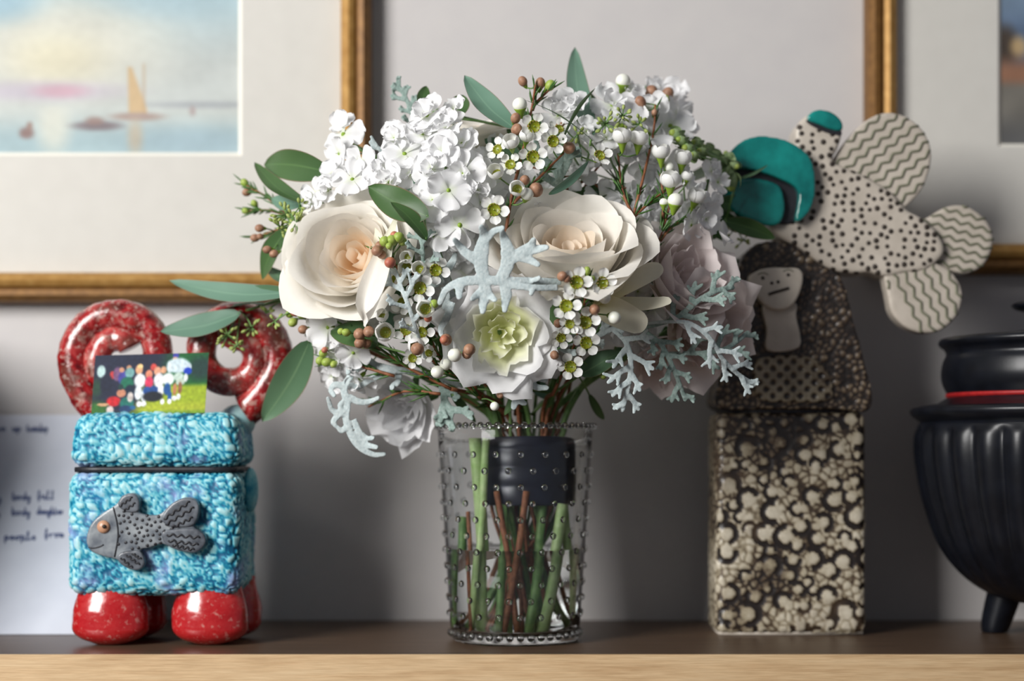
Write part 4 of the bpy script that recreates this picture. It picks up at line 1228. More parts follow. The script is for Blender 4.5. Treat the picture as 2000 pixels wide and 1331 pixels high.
# ---- dusty miller
def flat_chain(pts, wid, thick, nrm=(0, -1, 0.15)):
    """flattened felt strip with rounded end; pts world, wid per point"""
    p = smooth_path(pts, 5); n = len(p); ws = []
    for i in range(n):
        f = i/(n-1)*(len(wid)-1); a = min(int(f), len(wid)-2); ws.append(wid[a]+(wid[a+1]-wid[a])*(f-a))
    t = (p[-1]-p[-2]).normalized()
    for (k, s) in ((0.30, 0.86), (0.48, 0.55), (0.56, 0.12)):
        p.append(p[n-1]+t*ws[n-1]*k); ws.append(ws[n-1]*s)
    return tube(p, [w_/2 for w_ in ws], 8, True, thick/2, nrm)
def dusty_auto(mid, n, lobe, wpx, seed, thick=0.0014, fing=2, side=0.0, nrm=(0, -1, 0.15), lean=55):
    """lobed leaf along a px path (base first): lobes on both sides, each ending in short fingers"""
    wpx *= 1.2; lobe *= 1.1; n = max(5, int(n*0.8))
    rs = random.Random(seed); path = smooth_path(px3(mid), 8); k = len(path); s = M(path[0].y)
    gs = [flat_chain(path[::4]+([path[-1]] if (k-1) % 4 else []), [wpx*0.7*s, wpx*1.0*s, wpx*0.95*s, wpx*0.9*s], thick, nrm)]
    nr = V(nrm).normalized()
    for i in range(n):
        u = 0.22+0.74*i/(n-1); a = min(k-2, int(u*(k-1))); p = path[a]; t = (path[a+1]-path[a]).normalized()
        sd = t.cross(nr).normalized()*(1 if (i+seed) % 2 else -1)
        L = lobe*s*math.sin(PI*(0.25+0.6*u))*rs.uniform(0.75, 1.2)
        an = R(lean+rs.uniform(-12, 12)-20*u); d = t*math.cos(an)+sd*math.sin(an)+nr*rs.uniform(-0.1, 0.35)
        e = p+d*L; m_ = p+d*L*0.5+sd*L*0.06
        gs.append(flat_chain([p, m_, e], [wpx*1.1*s, wpx*0.95*s, wpx*0.80*s], thick, nrm))
        for f in range(fing):
            fd = Matrix.Rotation(R((38 if f % 2 else -42)+rs.uniform(-12, 12)), 3, nr) @ d.normalized()
            b = p+d*L*(0.55 if f % 2 else 0.72)
            gs.append(flat_chain([b, b+fd*L*0.2, b+fd*L*(0.32+0.15*rs.random())+nr*0.001], [wpx*0.8*s, wpx*0.70*s, wpx*0.58*s], thick, nrm))
    return join(*gs)
def dusty(label, blade, stem=None, mat='dusty', seed=0, tail=False, root=(0,0,0), name='dusty_miller_leaf'):
    t = thing(name, root, label, 'foliage', 'dusty miller leaves in the bouquet')
    o = bpy.data.objects.new('t', mesh('t', *blade)); COL.objects.link(o)
    md = o.modifiers.new('r', 'REMESH'); md.mode = 'VOXEL'; md.voxel_size = 0.00062
    md = o.modifiers.new('s', 'SMOOTH'); md.factor = 0.5; md.iterations = 5
    m2 = bpy.data.meshes.new_from_object(o.evaluated_get(bpy.context.evaluated_depsgraph_get()))
    g = [v.co.copy() for v in m2.vertices], [tuple(p.vertices) for p in m2.polygons]
    bpy.data.objects.remove(o); bpy.data.meshes.remove(m2)
    part('blade', g, MT[mat], t)
    if stem: part('stalk', tube(smooth_path(px3(stem), 5), 0.0014, 7), MT[mat], t)
    return t
# ================================================================== BOUQUET
# --- roses
r1 = rose('large cream rose with a peach heart beside the long left-hand eucalyptus leaves', 668, 492, -0.102, (-0.28, -0.92, 0.22), 0.049, 21, roll=0.6, n=28,
     off=(0.1, 0.0))
r2 = rose('wide open cream rose facing up behind the silver cut leaf', 1112, 446, -0.118, (0.0, -0.62, 0.78), 0.059, 34, roll=1.9, n=32)
rose('cream rose seen from the side at the back of the bouquet top', 938, 238, -0.022, (-0.1, -0.25, 0.96), 0.036, 55, roll=0.3, n=22, deep=0.8)
rose('soft white bloom hanging over the vase rim', 775, 806, -0.032, (-0.35, -0.70, -0.35), 0.032, 61, n=16, mats=('white', 'white', 'white'), wave=0.003, name='lisianthus', cat='flower', group='lisianthus blooms in the bouquet', ruff=6, open_=0.7, tail=False)
rose('ruffled white lisianthus with a lime green heart at the bouquet front', 978, 655, -0.110, (0.05, -0.95, -0.20), 0.046, 72, n=17, mats=('lime', 'lime', 'white'), deep=0.5, open_=0.8, wave=0.0042, name='lisianthus', cat='flower', group='lisianthus blooms in the bouquet', ruff=7, roll=0.8)
rose('blush pink lisianthus beside the clay woman', 1362, 528, -0.082, (0.52, -0.76, 0.30), 0.042, 83, n=17, mats=('pink', 'pink', 'pink'), wave=0.0032, name='lisianthus', cat='flower', group='lisianthus blooms in the bouquet', ruff=6)
rose('pale pink lisianthus half hidden by silver leaves', 1404, 645, -0.064, (0.52, -0.76, -0.25), 0.042, 94, n=17, mats=('pink', 'pink', 'pink'), wave=0.0032, name='lisianthus', cat='flower', group='lisianthus blooms in the bouquet', ruff=6)
rose('drooping blush lisianthus below the hanging silver leaves', 1296, 722, -0.040, (0.15, -0.72, -0.62), 0.030, 105, n=14, mats=('pink', 'pink', 'pink'), wave=0.003, name='lisianthus', cat='flower', group='lisianthus blooms in the bouquet', ruff=6, tail=False)
drape(r1, 772, 430, 722, 644, 52, -0.118, -0.128, 'rose_out', 25, 0.12, 0.9, 0.02, 3)
drape(r1, 740, 440, 790, 560, 90, -0.092, -0.090, 'rose_out', 20, 0.15, 0.3, 0.04, 7)
drape(r2, 1110, 500, 1062, 590, 150, -0.122, -0.138, 'rose_out', 0, 0.3, 0.3, 0.04, 9)
# creamy tubular freesia-like petals under the wide rose
def freesia():
    b = P(1160, 590, -0.112)
    t = thing('freesia_bloom', b, 'creamy yellow curled trumpet petals spreading from under the wide rose', 'flower')
    for (tx, ty, w_, roll, cu) in ((1288, 524, 44, 20, 0.18), (1304, 590, 50, -25, -0.10), (1258, 636, 56, 30, 0.16), (1215, 545, 50, 0, 0.1)):
        e = P(tx, ty, -0.126 if ty > 530 else -0.116); ax = (e-b).normalized()
        n0 = V((0, -1, 0.5)); n0 = Matrix.Rotation(R(roll), 3, ax) @ (n0-ax*n0.dot(ax)).normalized()
        L = (e-b).length; s = ax.cross(n0).normalized(); vs, uv, fs = [], [], []
        for i in range(15):
            u = i/14; wd = w_*M()*0.5*(0.35+0.65*math.sin(PI*min(1, u*0.62+0.1)))*(1 if u < 0.93 else 0.8)
            for j in range(11):
                k = 2*j/10-1; th = k*(1.0-0.35*u)
                c = b+(e-b)*u+n0*(cu*L*math.sin(PI*u))
                q = c+s*(wd*math.sin(th*1.2)*1.1)+n0*(wd*0.9*(1-math.cos(th*1.2)))*(1-1.6*max(0, u-0.6))+ax*(0.05*L*(1-k*k)*u)
                vs.append(q); uv.append(((k+1)/2, u))
        for i in range(14):
            for j in range(10): a = i*11+j; fs.append((a, a+1, a+12, a+11))
        part('petal', (vs, fs), MT['cream'], t, uvs=uv)
    part('stem', tube(smooth_path([b, b+V((-0.01, 0.03, -0.02)), V((VX+0.02, 0.0, 0.17))], 6), 0.0018, 6), MT['stem_g'], t)
freesia()

# --- stock
rs0 = random.Random(42)
stock('tall white stock spike with snowy double florets between the two cream roses',
      [(835,226,40,-0.008),(870,252,36,-0.012),(826,262,34,-0.004),(862,298,36,-0.014),(842,330,36,-0.016),(876,372,46,-0.024,(0.1,-1,0.05)),(846,392,38,-0.016),(905,338,36,-0.012),(898,440,46,-0.014,(0.1,-1,0)),(862,452,40,-0.014),(932,372,34,-0.006),(886,214,30,0.0),(925,320,34,-0.002),(940,396,30,-0.002),(902,280,32,-0.006),(790,300,34,0.0),(800,340,32,0.0)],
      [(855,215,0.0),(868,330),(890,470),(930,640)], 1)
stock('white stock floret spray standing out over the gilt frame corner',
      [(670,262,34,0.004,(-0.5,-0.8,0.3)),(668,240,26,0.004,(-0.2,-0.7,0.7)),(662,300,30,0.004,(-0.6,-0.8,-0.1)),(706,316,34,0.0),(650,340,34,0.0),(688,350,36,-0.004),(740,330,34,0.0),(618,378,28,0.002,(-0.7,-0.7,0.1)),(606,398,24,0.004,(-0.7,-0.7,0)),(770,270,32,0.0),(760,355,30,-0.004),(640,372,26,0.0)],
      [(690,285,-0.02),(745,318),(800,420),(880,600)], 2)
stock('white stock with loose florets at the bouquet crown near the coast picture',
      [(1196,205,38,0.012),(1230,180,26,0.010),(1262,214,40,0.012),(1304,196,42,0.014),(1310,246,44,0.012),(1268,262,40,0.008),(1220,236,36,0.010),(1112,206,30,0.012),(1146,255,28,0.008),(1184,270,28,0.006),(1328,228,32,0.014),(1090,225,28,0.010),(1285,172,30,0.012)],
      [(1260,170,0.01),(1240,280),(1180,420),(1090,640)], 3, dbl=0.8)
stock('white stock with a spike of grey-green buds pointing at the teal fish head',
      [(1392,335,28,0.0),(1402,356,26,-0.002),(1366,392,30,-0.004),(1378,428,34,-0.006),(1402,442,36,-0.002),(1350,440,30,-0.002),(1344,352,24,0.0),(1390,405,26,-0.004)],
      [(1428,320,0.0),(1390,330),(1360,420),(1240,560),(1100,690)], 4,
      buds=[(1322,264,15,0.0),(1332,276,13,-0.004),(1345,292,15,-0.004),(1362,282,13,0.0),(1372,298,13,-0.004),(1384,292,12,0.0),(1398,304,12,-0.004),(1410,316,13,-0.004),(1422,308,11,0.0),(1432,322,13,-0.002),(1418,334,13,-0.004),(1428,352,17,-0.002),(1356,304,12,-0.006)], dbl=0.3)
stock('white stock tucked low beside the left cream rose',
      [(640,640,34,0.004),(622,668,28,0.006),(660,700,32,0.002),(700,740,32,0.0),(650,735,26,0.006),(690,690,30,0.0)],
      [(640,660,-0.01),(720,680),(830,740)], 5)
# inner florets that fill the gaps between the front flowers
def fill(label, cx, cy, rx, ry, n, seed, k, r_=36):
    q = random.Random(seed); fl = []
    while len(fl) < n:
        px, py = q.uniform(cx-rx, cx+rx), q.uniform(cy-ry, cy+ry)
        if ((px-cx)/rx)**2+((py-cy)/ry)**2 > 1 or ((px-BC[0])/BRX)**2+((py-BC[1])/BRY)**2 > 0.80 or py > 720: continue
        fl.append((px, py, r_, -depth(px, py)*(1-k)))
    stock(label, fl, [(cx, cy, -0.01), ((cx+1000)/2, (cy+700)/2, -0.01), (1000, 720, 0.0)], seed, dbl=0.5)
fill('white stock florets deep behind the waxflowers above the wide rose', 1130, 330, 180, 110, 15, 61, 0.55)
fill('white stock florets deep behind the silver cut leaf', 930, 480, 130, 150, 30, 62, 0.66)
fill('white stock florets deep behind the goblet waxflowers', 1300, 400, 130, 130, 15, 63, 0.52)
fill('white stock florets deep behind the curled silver leaf and the left rose', 740, 520, 140, 150, 26, 64, 0.62)
fill('white stock florets deep under the wide rose', 1150, 610, 180, 90, 22, 65, 0.60)
# --- eucalyptus
eucalyptus('eucalyptus branch with long grey-green leaves reaching over the photo snapshot', [(470,610,0.0),(560,585,-0.03),(600,600,-0.05),(680,640,-0.06)],
    [(582,570,330,548,44,10,'leaf_b',0.0,0.0),(586,576,454,581,30,-20,'leaf',0.0,-0.01),(470,612,313,648,52,15,'leaf_b',-0.02,-0.02),(520,594,416,612,22,60,'leaf',0.0,0.0),(606,664,512,824,66,-12,'leaf',0.0,-0.02)],
    seeds=[(445,655,12,20,-0.022),(492,640,9,16,-0.022),(537,628,8,13,-0.03),(462,676,8,14,-0.022),(520,612,5,10,-0.026)], seed=11)
eucalyptus('eucalyptus branch with broad leaves on the upper left against the picture mat', [(575,400,0.0),(640,420,-0.03),(760,520,-0.05)],
    [(594,396,497,317,36,20,'leaf_d',0.0,-0.01),(650,338,516,322,62,-35,'leaf_d',0.01,0.0),(600,395,530,388,40,0,'leaf_b',0.02,0.02),(562,448,512,546,46,15,'leaf_d',0.02,0.02),(590,560,520,520,34,30,'leaf',0.03,0.03)],
    seeds=[(560,420,16,24,0.0),(578,436,14,22,-0.005),(548,445,10,20,0.0),(585,405,10,18,0.0)], seed=12)
eucalyptus('eucalyptus tip with two dark leaves lying over the left cream rose', [(828,420,-0.13),(850,470,-0.11),(900,600,-0.08)],
    [(838,424,719,364,62,-15,'leaf_d',-0.03,-0.035),(834,470,763,395,38,30,'leaf_d',-0.03,-0.04)], seed=13)
eucalyptus('eucalyptus tip with one broad blue-green leaf above the white stock', [(1000,250,-0.04),(1000,330,-0.06),(990,480,-0.06)],
    [(1006,252,907,147,50,12,'leaf_b',0.0,0.0),(884,232,905,186,40,0,'leaf_d',0.03,0.035),(826,216,833,168,28,20,'leaf_d',0.03,0.03)], seed=14)
eucalyptus('eucalyptus tip with a tall upright leaf, the highest point of the bouquet', [(1160,262,-0.03),(1140,340,-0.04),(1080,520,-0.01)],
    [(1160,264,1123,92,46,10,'leaf_b',0.0,0.0),(1158,276,1027,196,16,65,'leaf',-0.02,-0.03),(1098,274,1163,172,13,70,'leaf_d',-0.02,-0.02),(1072,380,1150,314,18,45,'leaf_b',-0.02,-0.02)],
    seeds=[(1216,226,12,18,-0.006),(1183,242,12,20,-0.006),(1249,243,9,16,-0.006),(1128,262,7,14,0.0)], seed=15)
eucalyptus('eucalyptus leaf pointing at the fish body behind the stock buds', [(1418,430,0.01),(1340,470,-0.02),(1200,600,-0.05)],
    [(1415,432,1514,466,34,25,'leaf_d',0.012,0.0),(1440,350,1500,322,6,40,'leaf',0.0,0.0),(1404,494,1446,596,34,-40,'leaf_d',0.02,0.01)], seeds=[(1432,452,10,22,0.02),(1452,470,6,14,0.02)], seed=16)
eucalyptus('short eucalyptus leaves below the front blooms near the vase neck', [(1130,735,-0.05),(1080,770,-0.03),(1040,810,-0.01)],
    [(1132,734,1212,688,46,-10,'leaf',0.0,0.0),(738,676,646,646,60,10,'leaf_d',-0.01,0.0),(1010,760,985,812,18,20,'leaf_d',0.02,0.0),(1150,770,1180,820,16,10,'leaf_d',0.03,0.02),(880,770,930,826,20,-20,'leaf_d',0.02,0.02)], seed=17)
# darker leaves deep inside the dome
rs1 = random.Random(9)
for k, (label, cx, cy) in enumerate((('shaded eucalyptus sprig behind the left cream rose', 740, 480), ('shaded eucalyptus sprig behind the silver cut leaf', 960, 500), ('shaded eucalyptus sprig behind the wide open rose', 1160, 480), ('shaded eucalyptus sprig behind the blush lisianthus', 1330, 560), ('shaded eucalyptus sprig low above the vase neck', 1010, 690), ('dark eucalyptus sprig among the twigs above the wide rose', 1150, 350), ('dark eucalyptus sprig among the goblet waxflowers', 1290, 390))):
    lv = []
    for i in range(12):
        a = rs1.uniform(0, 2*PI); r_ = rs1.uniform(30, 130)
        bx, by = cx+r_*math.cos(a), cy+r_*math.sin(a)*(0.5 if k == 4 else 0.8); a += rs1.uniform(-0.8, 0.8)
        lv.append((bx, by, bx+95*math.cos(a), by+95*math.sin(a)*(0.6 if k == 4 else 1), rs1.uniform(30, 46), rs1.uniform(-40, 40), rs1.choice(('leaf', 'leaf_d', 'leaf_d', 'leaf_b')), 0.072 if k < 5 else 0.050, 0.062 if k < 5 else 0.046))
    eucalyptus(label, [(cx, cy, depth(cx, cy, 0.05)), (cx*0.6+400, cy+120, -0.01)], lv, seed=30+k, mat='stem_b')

# --- waxflower
waxflower('waxflower sprig with open white cups crowning the space above the wide rose',
    [[(1046,165,-0.09),(1038,215),(1020,300),(1000,380),(985,470)], [(1076,172,-0.085),(1048,200),(1040,215)], [(1110,290),(1050,350),(1000,400)]],
    [('b',1021,159,9,-0.01,(-.5,-.4,.8)),('b',1055,163,10,-0.012,(0.1,-.4,.9)),('g',1074,167,10,-0.012,(0.6,-.4,.7)),('ball',1016,212,17,-0.012,(-0.1,-0.4,0.9)),
     ('open',1043,247,28,-0.02,(0.1,-.85,-.2)),('open',1080,276,27,-0.018,(0.25,-.9,-.1)),('open',1041,306,29,-0.02,(0.05,-.9,-.25)),('cupped',999,284,22,-0.02,(-0.1,-0.7,0.55)),('cupped',1028,272,20,-0.012,(0.1,-0.6,0.7)),
     ('open',972,292,24,-0.008,(-0.4,-0.8,0.2)),('cupped',971,340,22,-0.02,(-0.3,-0.85,0.3)),('cupped',1010,370,21,-0.026,(0,-1,0.1)),('ball',1028,384,15,-0.022,(0.2,-0.7,0.5)),('open',997,322,24,-0.008),
     ('open',965,410,30,-0.024,(0.05,-1,0)),('b',1007,231,10,-0.012),('b',1009,253,11,-0.012),('b',1111,289,12,-0.008),('b',1047,371,14,-0.022),('b',1025,352,10,-0.016),('open',1171,304,26,-0.006,(0.3,-0.8,0.35)),('open',1092,252,22,0.0),('b',1094,246,9,0.004)], 21, nn=46)
waxflower('tall waxflower twig with brown buds rising right of the wide rose',
    [[(1280,205,-0.05),(1276,260),(1258,340),(1237,422),(1225,480)], [(1207,300),(1215,370),(1237,424)], [(1300,372),(1262,402),(1238,424)]],
    [('b',1272,183,14,0.0,(0,-.4,.9)),('b',1251,200,11,-0.004,(-.4,-.4,.8)),('b',1304,184,12,-0.004,(.4,-.4,.85)),('g',1299,196,9,-0.006,(.3,-.5,.8)),('b',1278,220,6,-0.006),
     ('cupped',1215,276,25,-0.012,(-0.05,-0.35,0.95)),('cupped',1247,280,24,-0.010,(0.1,-0.3,0.95)),('ball',1216,166,17,0.004,(0.1,-0.3,0.95))], 22, nn=60, nl=0.012)
waxflower('waxflower sprig with white goblet cups on bright green calyces near the stock buds',
    [[(1312,385),(1300,430),(1285,470),(1260,520)], [(1345,420),(1310,445),(1290,470)], [(1290,340),(1296,400),(1290,460)]],
    [('cupped',1291,306,24,-0.012,(-0.05,-0.3,0.95)),('cupped',1332,318,24,-0.012,(0.1,-0.3,0.95)),('cupped',1309,362,27,-0.018,(0.0,-0.45,0.9)),('ball',1318,400,18,-0.018,(0.15,-0.3,0.95)),('cupped',1358,392,24,-0.014,(0.3,-0.45,0.85)),('ball',1296,400,10,-0.010,(0,-.2,.95)),('cupped',1341,350,16,-0.006,(0.2,-.3,.9)),('ball',1306,330,12,-0.004)], 23, nn=44, nl=0.012)
waxflower('crowded waxflower sprig between the left cream rose and the silver cut leaf',
    [[(800,500),(815,580),(830,640),(870,720)], [(755,640),(810,670),(860,720)]],
    [('cupped',797,503,17,-0.014),('cupped',794,522,20,-0.012),('cupped',820,526,19,-0.014),('open',851,528,28,-0.012,(0.2,-0.95,-0.1)),('open',820,563,29,-0.02,(0.15,-0.95,-0.1)),('open',786,592,24,-0.012,(-0.2,-.9,-.1)),('cupped',831,604,24,-0.026,(0.0,-1,0.05)),('cupped',748,620,18,-0.016,(-0.1,-0.9,0.35)),
     ('cupped',753,650,25,-0.02,(-0.05,-0.95,0.1)),('open',793,645,26,-0.016,(0,-0.95,0.15)),('open',823,650,26,-0.016,(0.1,-.95,.1)),('cupped',812,672,22,-0.02),('open',775,545,24,-0.004),('open',806,700,20,-0.008),
     ('g',848,594,9,-0.028),('r',836,622,8,-0.022),('b',815,682,13,-0.028),('b',871,664,12,-0.022),('open',838,690,18,-0.006)], 24, nn=60)
waxflower('waxflower sprig with five-petalled white flowers under the wide rose',
    [[(1148,535,-0.158),(1140,600,-0.150),(1120,680),(1080,770)], [(1195,615),(1160,660),(1130,700)]],
    [('open',1126,552,31,-0.054,(0.15,-.95,0)),('open',1106,598,30,-0.054,(0,-1,0.05)),('open',1176,553,29,-0.054,(0.3,-.9,.1)),('open',1113,633,22,-0.054,(0.05,-1,0)),('open',1143,630,30,-0.054,(0.1,-1,0.05)),('open',1145,670,28,-0.014,(0.1,-1,-0.1)),('open',1114,717,27,-0.012,(0.05,-1,0.05)),('open',1096,660,22,-0.008),
     ('w',1181,582,12,-0.054),('w',1200,621,13,-0.054),('b',1161,605,11,-0.054),('b',1098,540,10,-0.054),('b',1107,545,8,-0.054),('b',1090,632,9,-0.014),('b',1083,694,9,-0.012),('g',1147,529,7,-0.054,(0,-.3,.9)),('g',1157,545,6,-0.054,(0.1,-.3,.9)),('g',1150,566,6,-0.024),('g',1178,735,7,-0.005)], 25, nn=46, nl=0.009)
waxflower('waxflower sprig of brown and white round buds under the lime-hearted lisianthus',
    [[(870,650),(860,690),(900,730),(960,800,-0.02)], [(885,694),(905,715),(930,760)], [(855,730),(890,735),(940,780)]],
    [('w',888,694,14,-0.026),('w',854,727,13,-0.018),('w',870,712,12,-0.012),('b',917,683,12,-0.026),('r',868,664,9,-0.028),('b',912,692,10,-0.02),('w',966,794,9,-0.02),('b',977,772,7,-0.014)], 26, nn=90, nl=0.016)
waxflower('waxflower twig with pinkish buds in front of the dark low leaf',
    [[(690,650),(740,680),(800,720),(880,760)], [(630,700),(690,712),(770,735)], [(720,795),(790,765),(860,770)]],
    [('b',702,653,12,-0.024),('b',720,648,11,-0.026),('b',703,670,11,-0.026),('b',716,672,9,-0.02),('g',676,650,8,-0.024),('g',666,648,7,-0.022),('g',631,690,8,-0.01),('r',634,684,6,-0.012),('g',626,705,9,-0.012),('g',638,708,9,-0.014),('g',652,712,7,-0.012)], 27, nn=90, nl=0.015)
waxflower('feathery waxflower tip with tiny buds against the picture mat',
    [[(477,360,0.0),(520,385,-0.01),(570,425,-0.02),(640,480,-0.03)], [(480,412,0.0),(530,412,-0.01),(575,428,-0.02)], [(498,465,0.0),(540,450,-0.01),(580,440,-0.02)]],
    [('g',478,358,8,0.0,(-.5,-.3,.8)),('b',482,376,8,0.0,(-.7,-.4,-.2)),('g',480,412,7,0.0,(-.9,-.3,0)),('g',497,398,7,0.0,(-.4,-.5,.6)),('b',507,446,8,0.0,(-.9,-.4,0)),('b',498,465,8,0.0,(-.9,-.4,-.1)),('b',522,488,8,0.0,(-.9,-.4,-.1)),('b',535,496,8,0.0,(-.7,-.4,-.3)),('b',560,492,7,0.0),('b',508,462,6,0.0)], 28, nn=70, nl=0.012)
waxflower('bunch of green and pink waxflower buds at the right edge of the left cream rose',
    [[(752,478),(768,510),(800,560)], [(735,490),(760,505),(770,520)]],
    [('g',752,472,11,-0.028),('b',736,490,11,-0.028),('b',742,480,9,-0.022),('g',765,470,11,-0.026),('g',779,464,11,-0.024),('r',771,461,9,-0.020),('g',760,481,7,-0.034),('r',762,513,11,-0.030),('g',786,472,9,-0.020),('b',745,497,9,-0.022)], 29, nn=16)
waxflower('bunch of green and red waxflower buds under the left cream rose',
    [[(575,610,-0.03),(605,625,-0.03),(660,660,-0.04)]],
    [('g',567,598,9,0.0),('b',578,588,9,0.0),('r',577,610,9,-0.004),('g',590,614,9,-0.006),('g',572,630,9,-0.004),('b',592,644,9,-0.004),('g',566,614,8,0.002),('g',584,600,8,0.0)], 31, nn=12)

# --- dusty miller
def explicit(chains, Y, thick=0.0019, nrm=(0, -1, 0.12), wk=1.25):
    gs = []
    for ch in chains:
        pts = [P(c[0], c[1], Y+(c[3] if len(c) > 3 else 0)) for c in ch]
        gs.append(flat_chain(pts, [c[2]*wk*M(Y) for c in ch], thick, nrm))
    return join(*gs)
blade = explicit([
    [(1096,551,12,0.012),(1040,549,13,0.004),(985,549,16),(940,547,18),(900,551,16),(872,566,13,0.004),(860,590,11,0.008)],
    [(1090,562,12,0.006),(1040,562,12),(990,556,14)],
    [(975,550,20),(990,520,24),(992,490,24),(985,466,16),(981,454,11,-0.004)],
    [(990,512,18),(1016,496,22),(1036,482,18),(1042,470,11,-0.004)],
    [(1016,494,18),(1044,488,17),(1066,484,11,-0.004)],
    [(1010,502,16),(1034,508,15),(1049,516,11,-0.002)],
    [(948,548,20),(940,520,24),(940,490,26),(946,462,18),(941,446,12,-0.004)],
    [(944,474,16),(962,454,13),(980,446,10,-0.002)],
    [(938,512,20),(915,498,18),(900,484,14),(889,470,10,-0.004)],
    [(945,552,18),(948,570,24),(944,590,18),(943,608,11,-0.004)],
    [(946,566,16),(932,576,14),(923,584,10,-0.004)],
    [(948,568,16),(958,578,14),(966,586,10,-0.004)],
    [(984,552,18),(989,575,20),(987,592,15),(986,606,10,-0.004)],
    [(902,552,16),(897,566,15),(897,580,11,-0.004)],
    [(1035,550,10,0.004),(1052,544,9,-0.002)], [(1042,563,10),(1038,573,9,-0.002)]], -0.168)
t_ = dusty('silver felted cut leaf spread across the bouquet front between the roses', blade, root=P(1096, 551, -0.156))
dusty('silver leaf with curled lobes just left of the front silver leaf', explicit([
    [(905,640,12,0.03),(880,570,14,0.012),(866,530,18),(856,505,15),(850,484,11)], [(868,534,16),(884,512,14),(888,500,10)], [(866,545,16),(846,556,14),(838,560,10)],
    [(868,560,14),(872,580,14),(868,600,10)], [(884,590,12),(872,622,14),(862,640,12),(862,652,10)]], -0.120), root=P(905, 640, -0.09))
dusty('curling silver leaf draped over the waxflowers beside the left cream rose', dusty_auto([(830,700,-0.10),(812,640,-0.125),(795,590,-0.132),(783,560,-0.13),(772,528,-0.125)], 9, 44, 9, 4), root=P(830, 700, -0.10))
dusty('small silver curl beside the two dark leaves over the left rose', dusty_auto([(822,540,-0.11),(826,500,-0.128),(822,470,-0.13),(812,452,-0.125)], 6, 34, 8, 5), mat='dusty_g', root=P(822, 540, -0.11))
dusty('long silver leaf curling down outside the vase rim', explicit([
    [(905,755,9,0.03),(850,738,10,0.015),(800,726,12),(765,722,14,-0.004),(735,716,14),(706,716,14),(684,736,13),(672,760,14),(678,790,14),(676,818,14),(684,846,13),(700,872,12),(728,888,10),(748,888,9)],
    [(738,718,14),(718,704,13),(700,702,12),(684,712,11),(680,728,9,-0.004)], [(752,728,12),(720,744,12),(700,756,11),(684,752,9,-0.004)],
    [(676,756,13),(655,752,12),(646,762,10),(652,772,9,-0.003)], [(680,776,13),(704,786,12),(724,784,10),(738,778,8,-0.006)],
    [(678,806,12),(662,808,12),(648,800,10),(641,780,8,-0.003)], [(666,806,10),(664,792,9),(668,786,8)], [(678,832,12),(668,842,10),(660,836,8)],
    [(690,820,12),(702,844,11),(716,856,10),(728,856,8,-0.004)], [(700,846,10),(696,832,8)], [(690,850,12),(714,868,11),(734,874,9,-0.004)], [(672,800,12),(652,822,12),(654,830,9)],
    [(778,722,12),(778,744,12),(766,756,11),(768,758,9,-0.006)], [(796,726,10),(800,716,12),(806,700,14),(812,690,12,-0.004)]], -0.062, nrm=(-0.3, -1, 0.15)), root=P(905, 755, -0.03))
dusty('silver leaf hanging in a fringe right of the front waxflowers', dusty_auto([(1190,640,-0.085),(1222,668,-0.098),(1232,710,-0.105),(1228,750,-0.104),(1216,800,-0.098)], 11, 46, 11, 6), root=P(1190, 640, -0.085))
dusty('silver frond hanging between the fringe leaf and the blush blooms', dusty_auto([(1250,640,-0.075),(1290,672,-0.088),(1315,720,-0.088),(1338,780,-0.08)], 10, 44, 10, 7), mat='dusty_g', root=P(1250, 640, -0.075))
dusty('silver-green frond spreading over the blush lisianthus', dusty_auto([(1262,640,-0.080),(1320,622,-0.090),(1360,590,-0.092),(1400,568,-0.088),(1430,562,-0.08)], 9, 52, 11, 8), mat='dusty_g', root=P(1262, 640, -0.08))
dusty('silver frond arching out towards the clay woman lace collar', dusty_auto([(1265,632,-0.085),(1340,630,-0.098),(1385,660,-0.098),(1410,700,-0.09),(1440,730,-0.082),(1472,752,-0.074)], 10, 44, 10, 9), root=P(1265, 632, -0.085))
dusty('silver-green frond behind the pale pink lisianthus edge', dusty_auto([(1300,690,-0.07),(1370,690,-0.08),(1420,680,-0.075),(1460,650,-0.06)], 8, 48, 10, 10), mat='dusty_g', root=P(1300, 690, -0.07))
dusty('short silver leaf dangling below the lime-hearted lisianthus', explicit([[(1035,735,12,0.02),(1020,745,14,0.006),(1014,764,16),(1008,782,15),(1004,794,11)], [(1012,768,14),(996,772,12),(988,772,9)], [(1012,776,14),(1020,786,12),(1024,788,9)], [(1026,742,14),(1048,738,14),(1062,742,11)], [(1034,740,13),(1046,756,13),(1066,758,10)]], -0.085), root=P(1035, 735, -0.065))
dusty('upright silver sprig poking out at the top left of the bouquet', dusty_auto([(812,262,-0.03),(806,228,-0.038),(792,190,-0.04),(776,164,-0.04)], 10, 24, 9, 12), mat='dusty_g', root=P(812, 262, -0.03))
dusty('pale silver curl lying on the stock left of the snowy spike', dusty_auto([(800,360,-0.05),(778,330,-0.066),(764,300,-0.07),(768,272,-0.066)], 8, 40, 10, 13), mat='dusty', root=P(800, 360, -0.05))
dusty('grey-green lobed leaf in the shade above the wide rose', dusty_auto([(1090,380,-0.07),(1092,350,-0.085),(1086,325,-0.088),(1098,302,-0.086)], 6, 50, 16, 14), mat='dusty_g', root=P(1090, 380, -0.07))
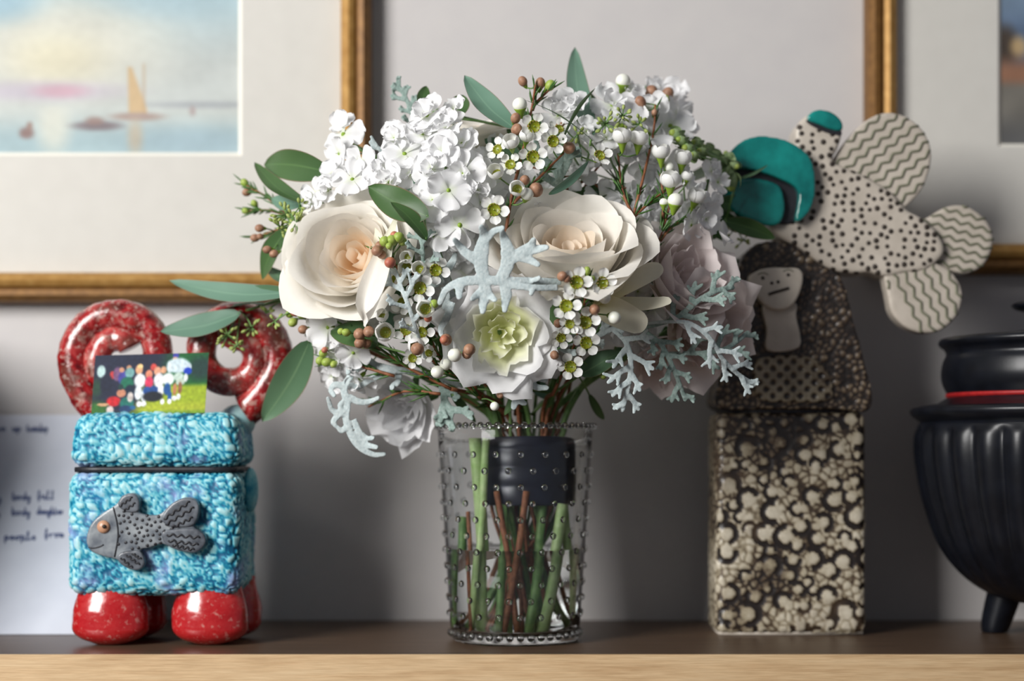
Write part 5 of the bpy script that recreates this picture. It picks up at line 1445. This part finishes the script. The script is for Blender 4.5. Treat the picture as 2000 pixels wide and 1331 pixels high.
dusty('silver leaf behind the fringe leaf at the waxflower cluster', dusty_auto([(1060,690,-0.07),(1110,672,-0.085),(1160,660,-0.09),(1200,640,-0.088)], 7, 34, 11, 15), mat='dusty', root=P(1060, 690, -0.07))
dusty('ragged silver leaf resting on the vase rim', dusty_auto([(860,740,-0.04),(868,780,-0.056),(880,805,-0.06),(876,824,-0.062)], 7, 36, 14, 16), mat='dusty_g', root=P(860, 740, -0.04))

# --- cut stems standing in the vase
def cut_stem(label, x0, y0, x1, y1, Ya, Yb, r, mat):
    a, b = P(x0, y0, Ya), P(x1, y1, Yb); b.z = max(b.z, 0.0112)
    t = solo('cut_stem', tube(smooth_path([a, a.lerp(b, 0.5)+V((0.0012, -0.001, 0)), b], 6), r, 10), MT[mat], a, label, 'stem', 'bare stems in the vase')
for a in (('thick pale green stem outside the tape on the lit side of the vase', 928, 850, 950, 1235, -0.034, -0.020, 0.0048, 'stem_p'),
          ('slim light green stem next to the thick pale one', 950, 850, 925, 1230, -0.036, -0.030, 0.0030, 'stem_p'),
          ('pale stem leaning left at the dark tape edge', 1098, 985, 1055, 1235, -0.022, -0.030, 0.0044, 'stem_p'),
          ('pale stem leaning right at the dark tape edge', 1100, 985, 1112, 1200, -0.012, -0.020, 0.0036, 'stem_p'),
          ('green stem in the middle of the vase', 1060, 980, 1030, 1240, -0.020, -0.032, 0.0036, 'stem_g'),
          ('bright green stem against the left glass wall', 905, 1010, 893, 1225, -0.006, -0.012, 0.0036, 'stem_g'),
          ('reddish twig crossing left to right in the vase', 970, 960, 1010, 1236, -0.030, -0.036, 0.0024, 'stem_b'),
          ('reddish twig crossing right to left in the vase', 1028, 960, 985, 1240, -0.034, -0.038, 0.0026, 'stem_b'),
          ('thin brown twig against the left glass wall', 915, 1000, 922, 1245, -0.020, -0.034, 0.0017, 'stem_b'),
          ('straight green stem beside the reddish twigs', 985, 985, 975, 1232, -0.026, -0.040, 0.0030, 'stem_g')):
    cut_stem(*a)
sc.cycles.use_denoising = True
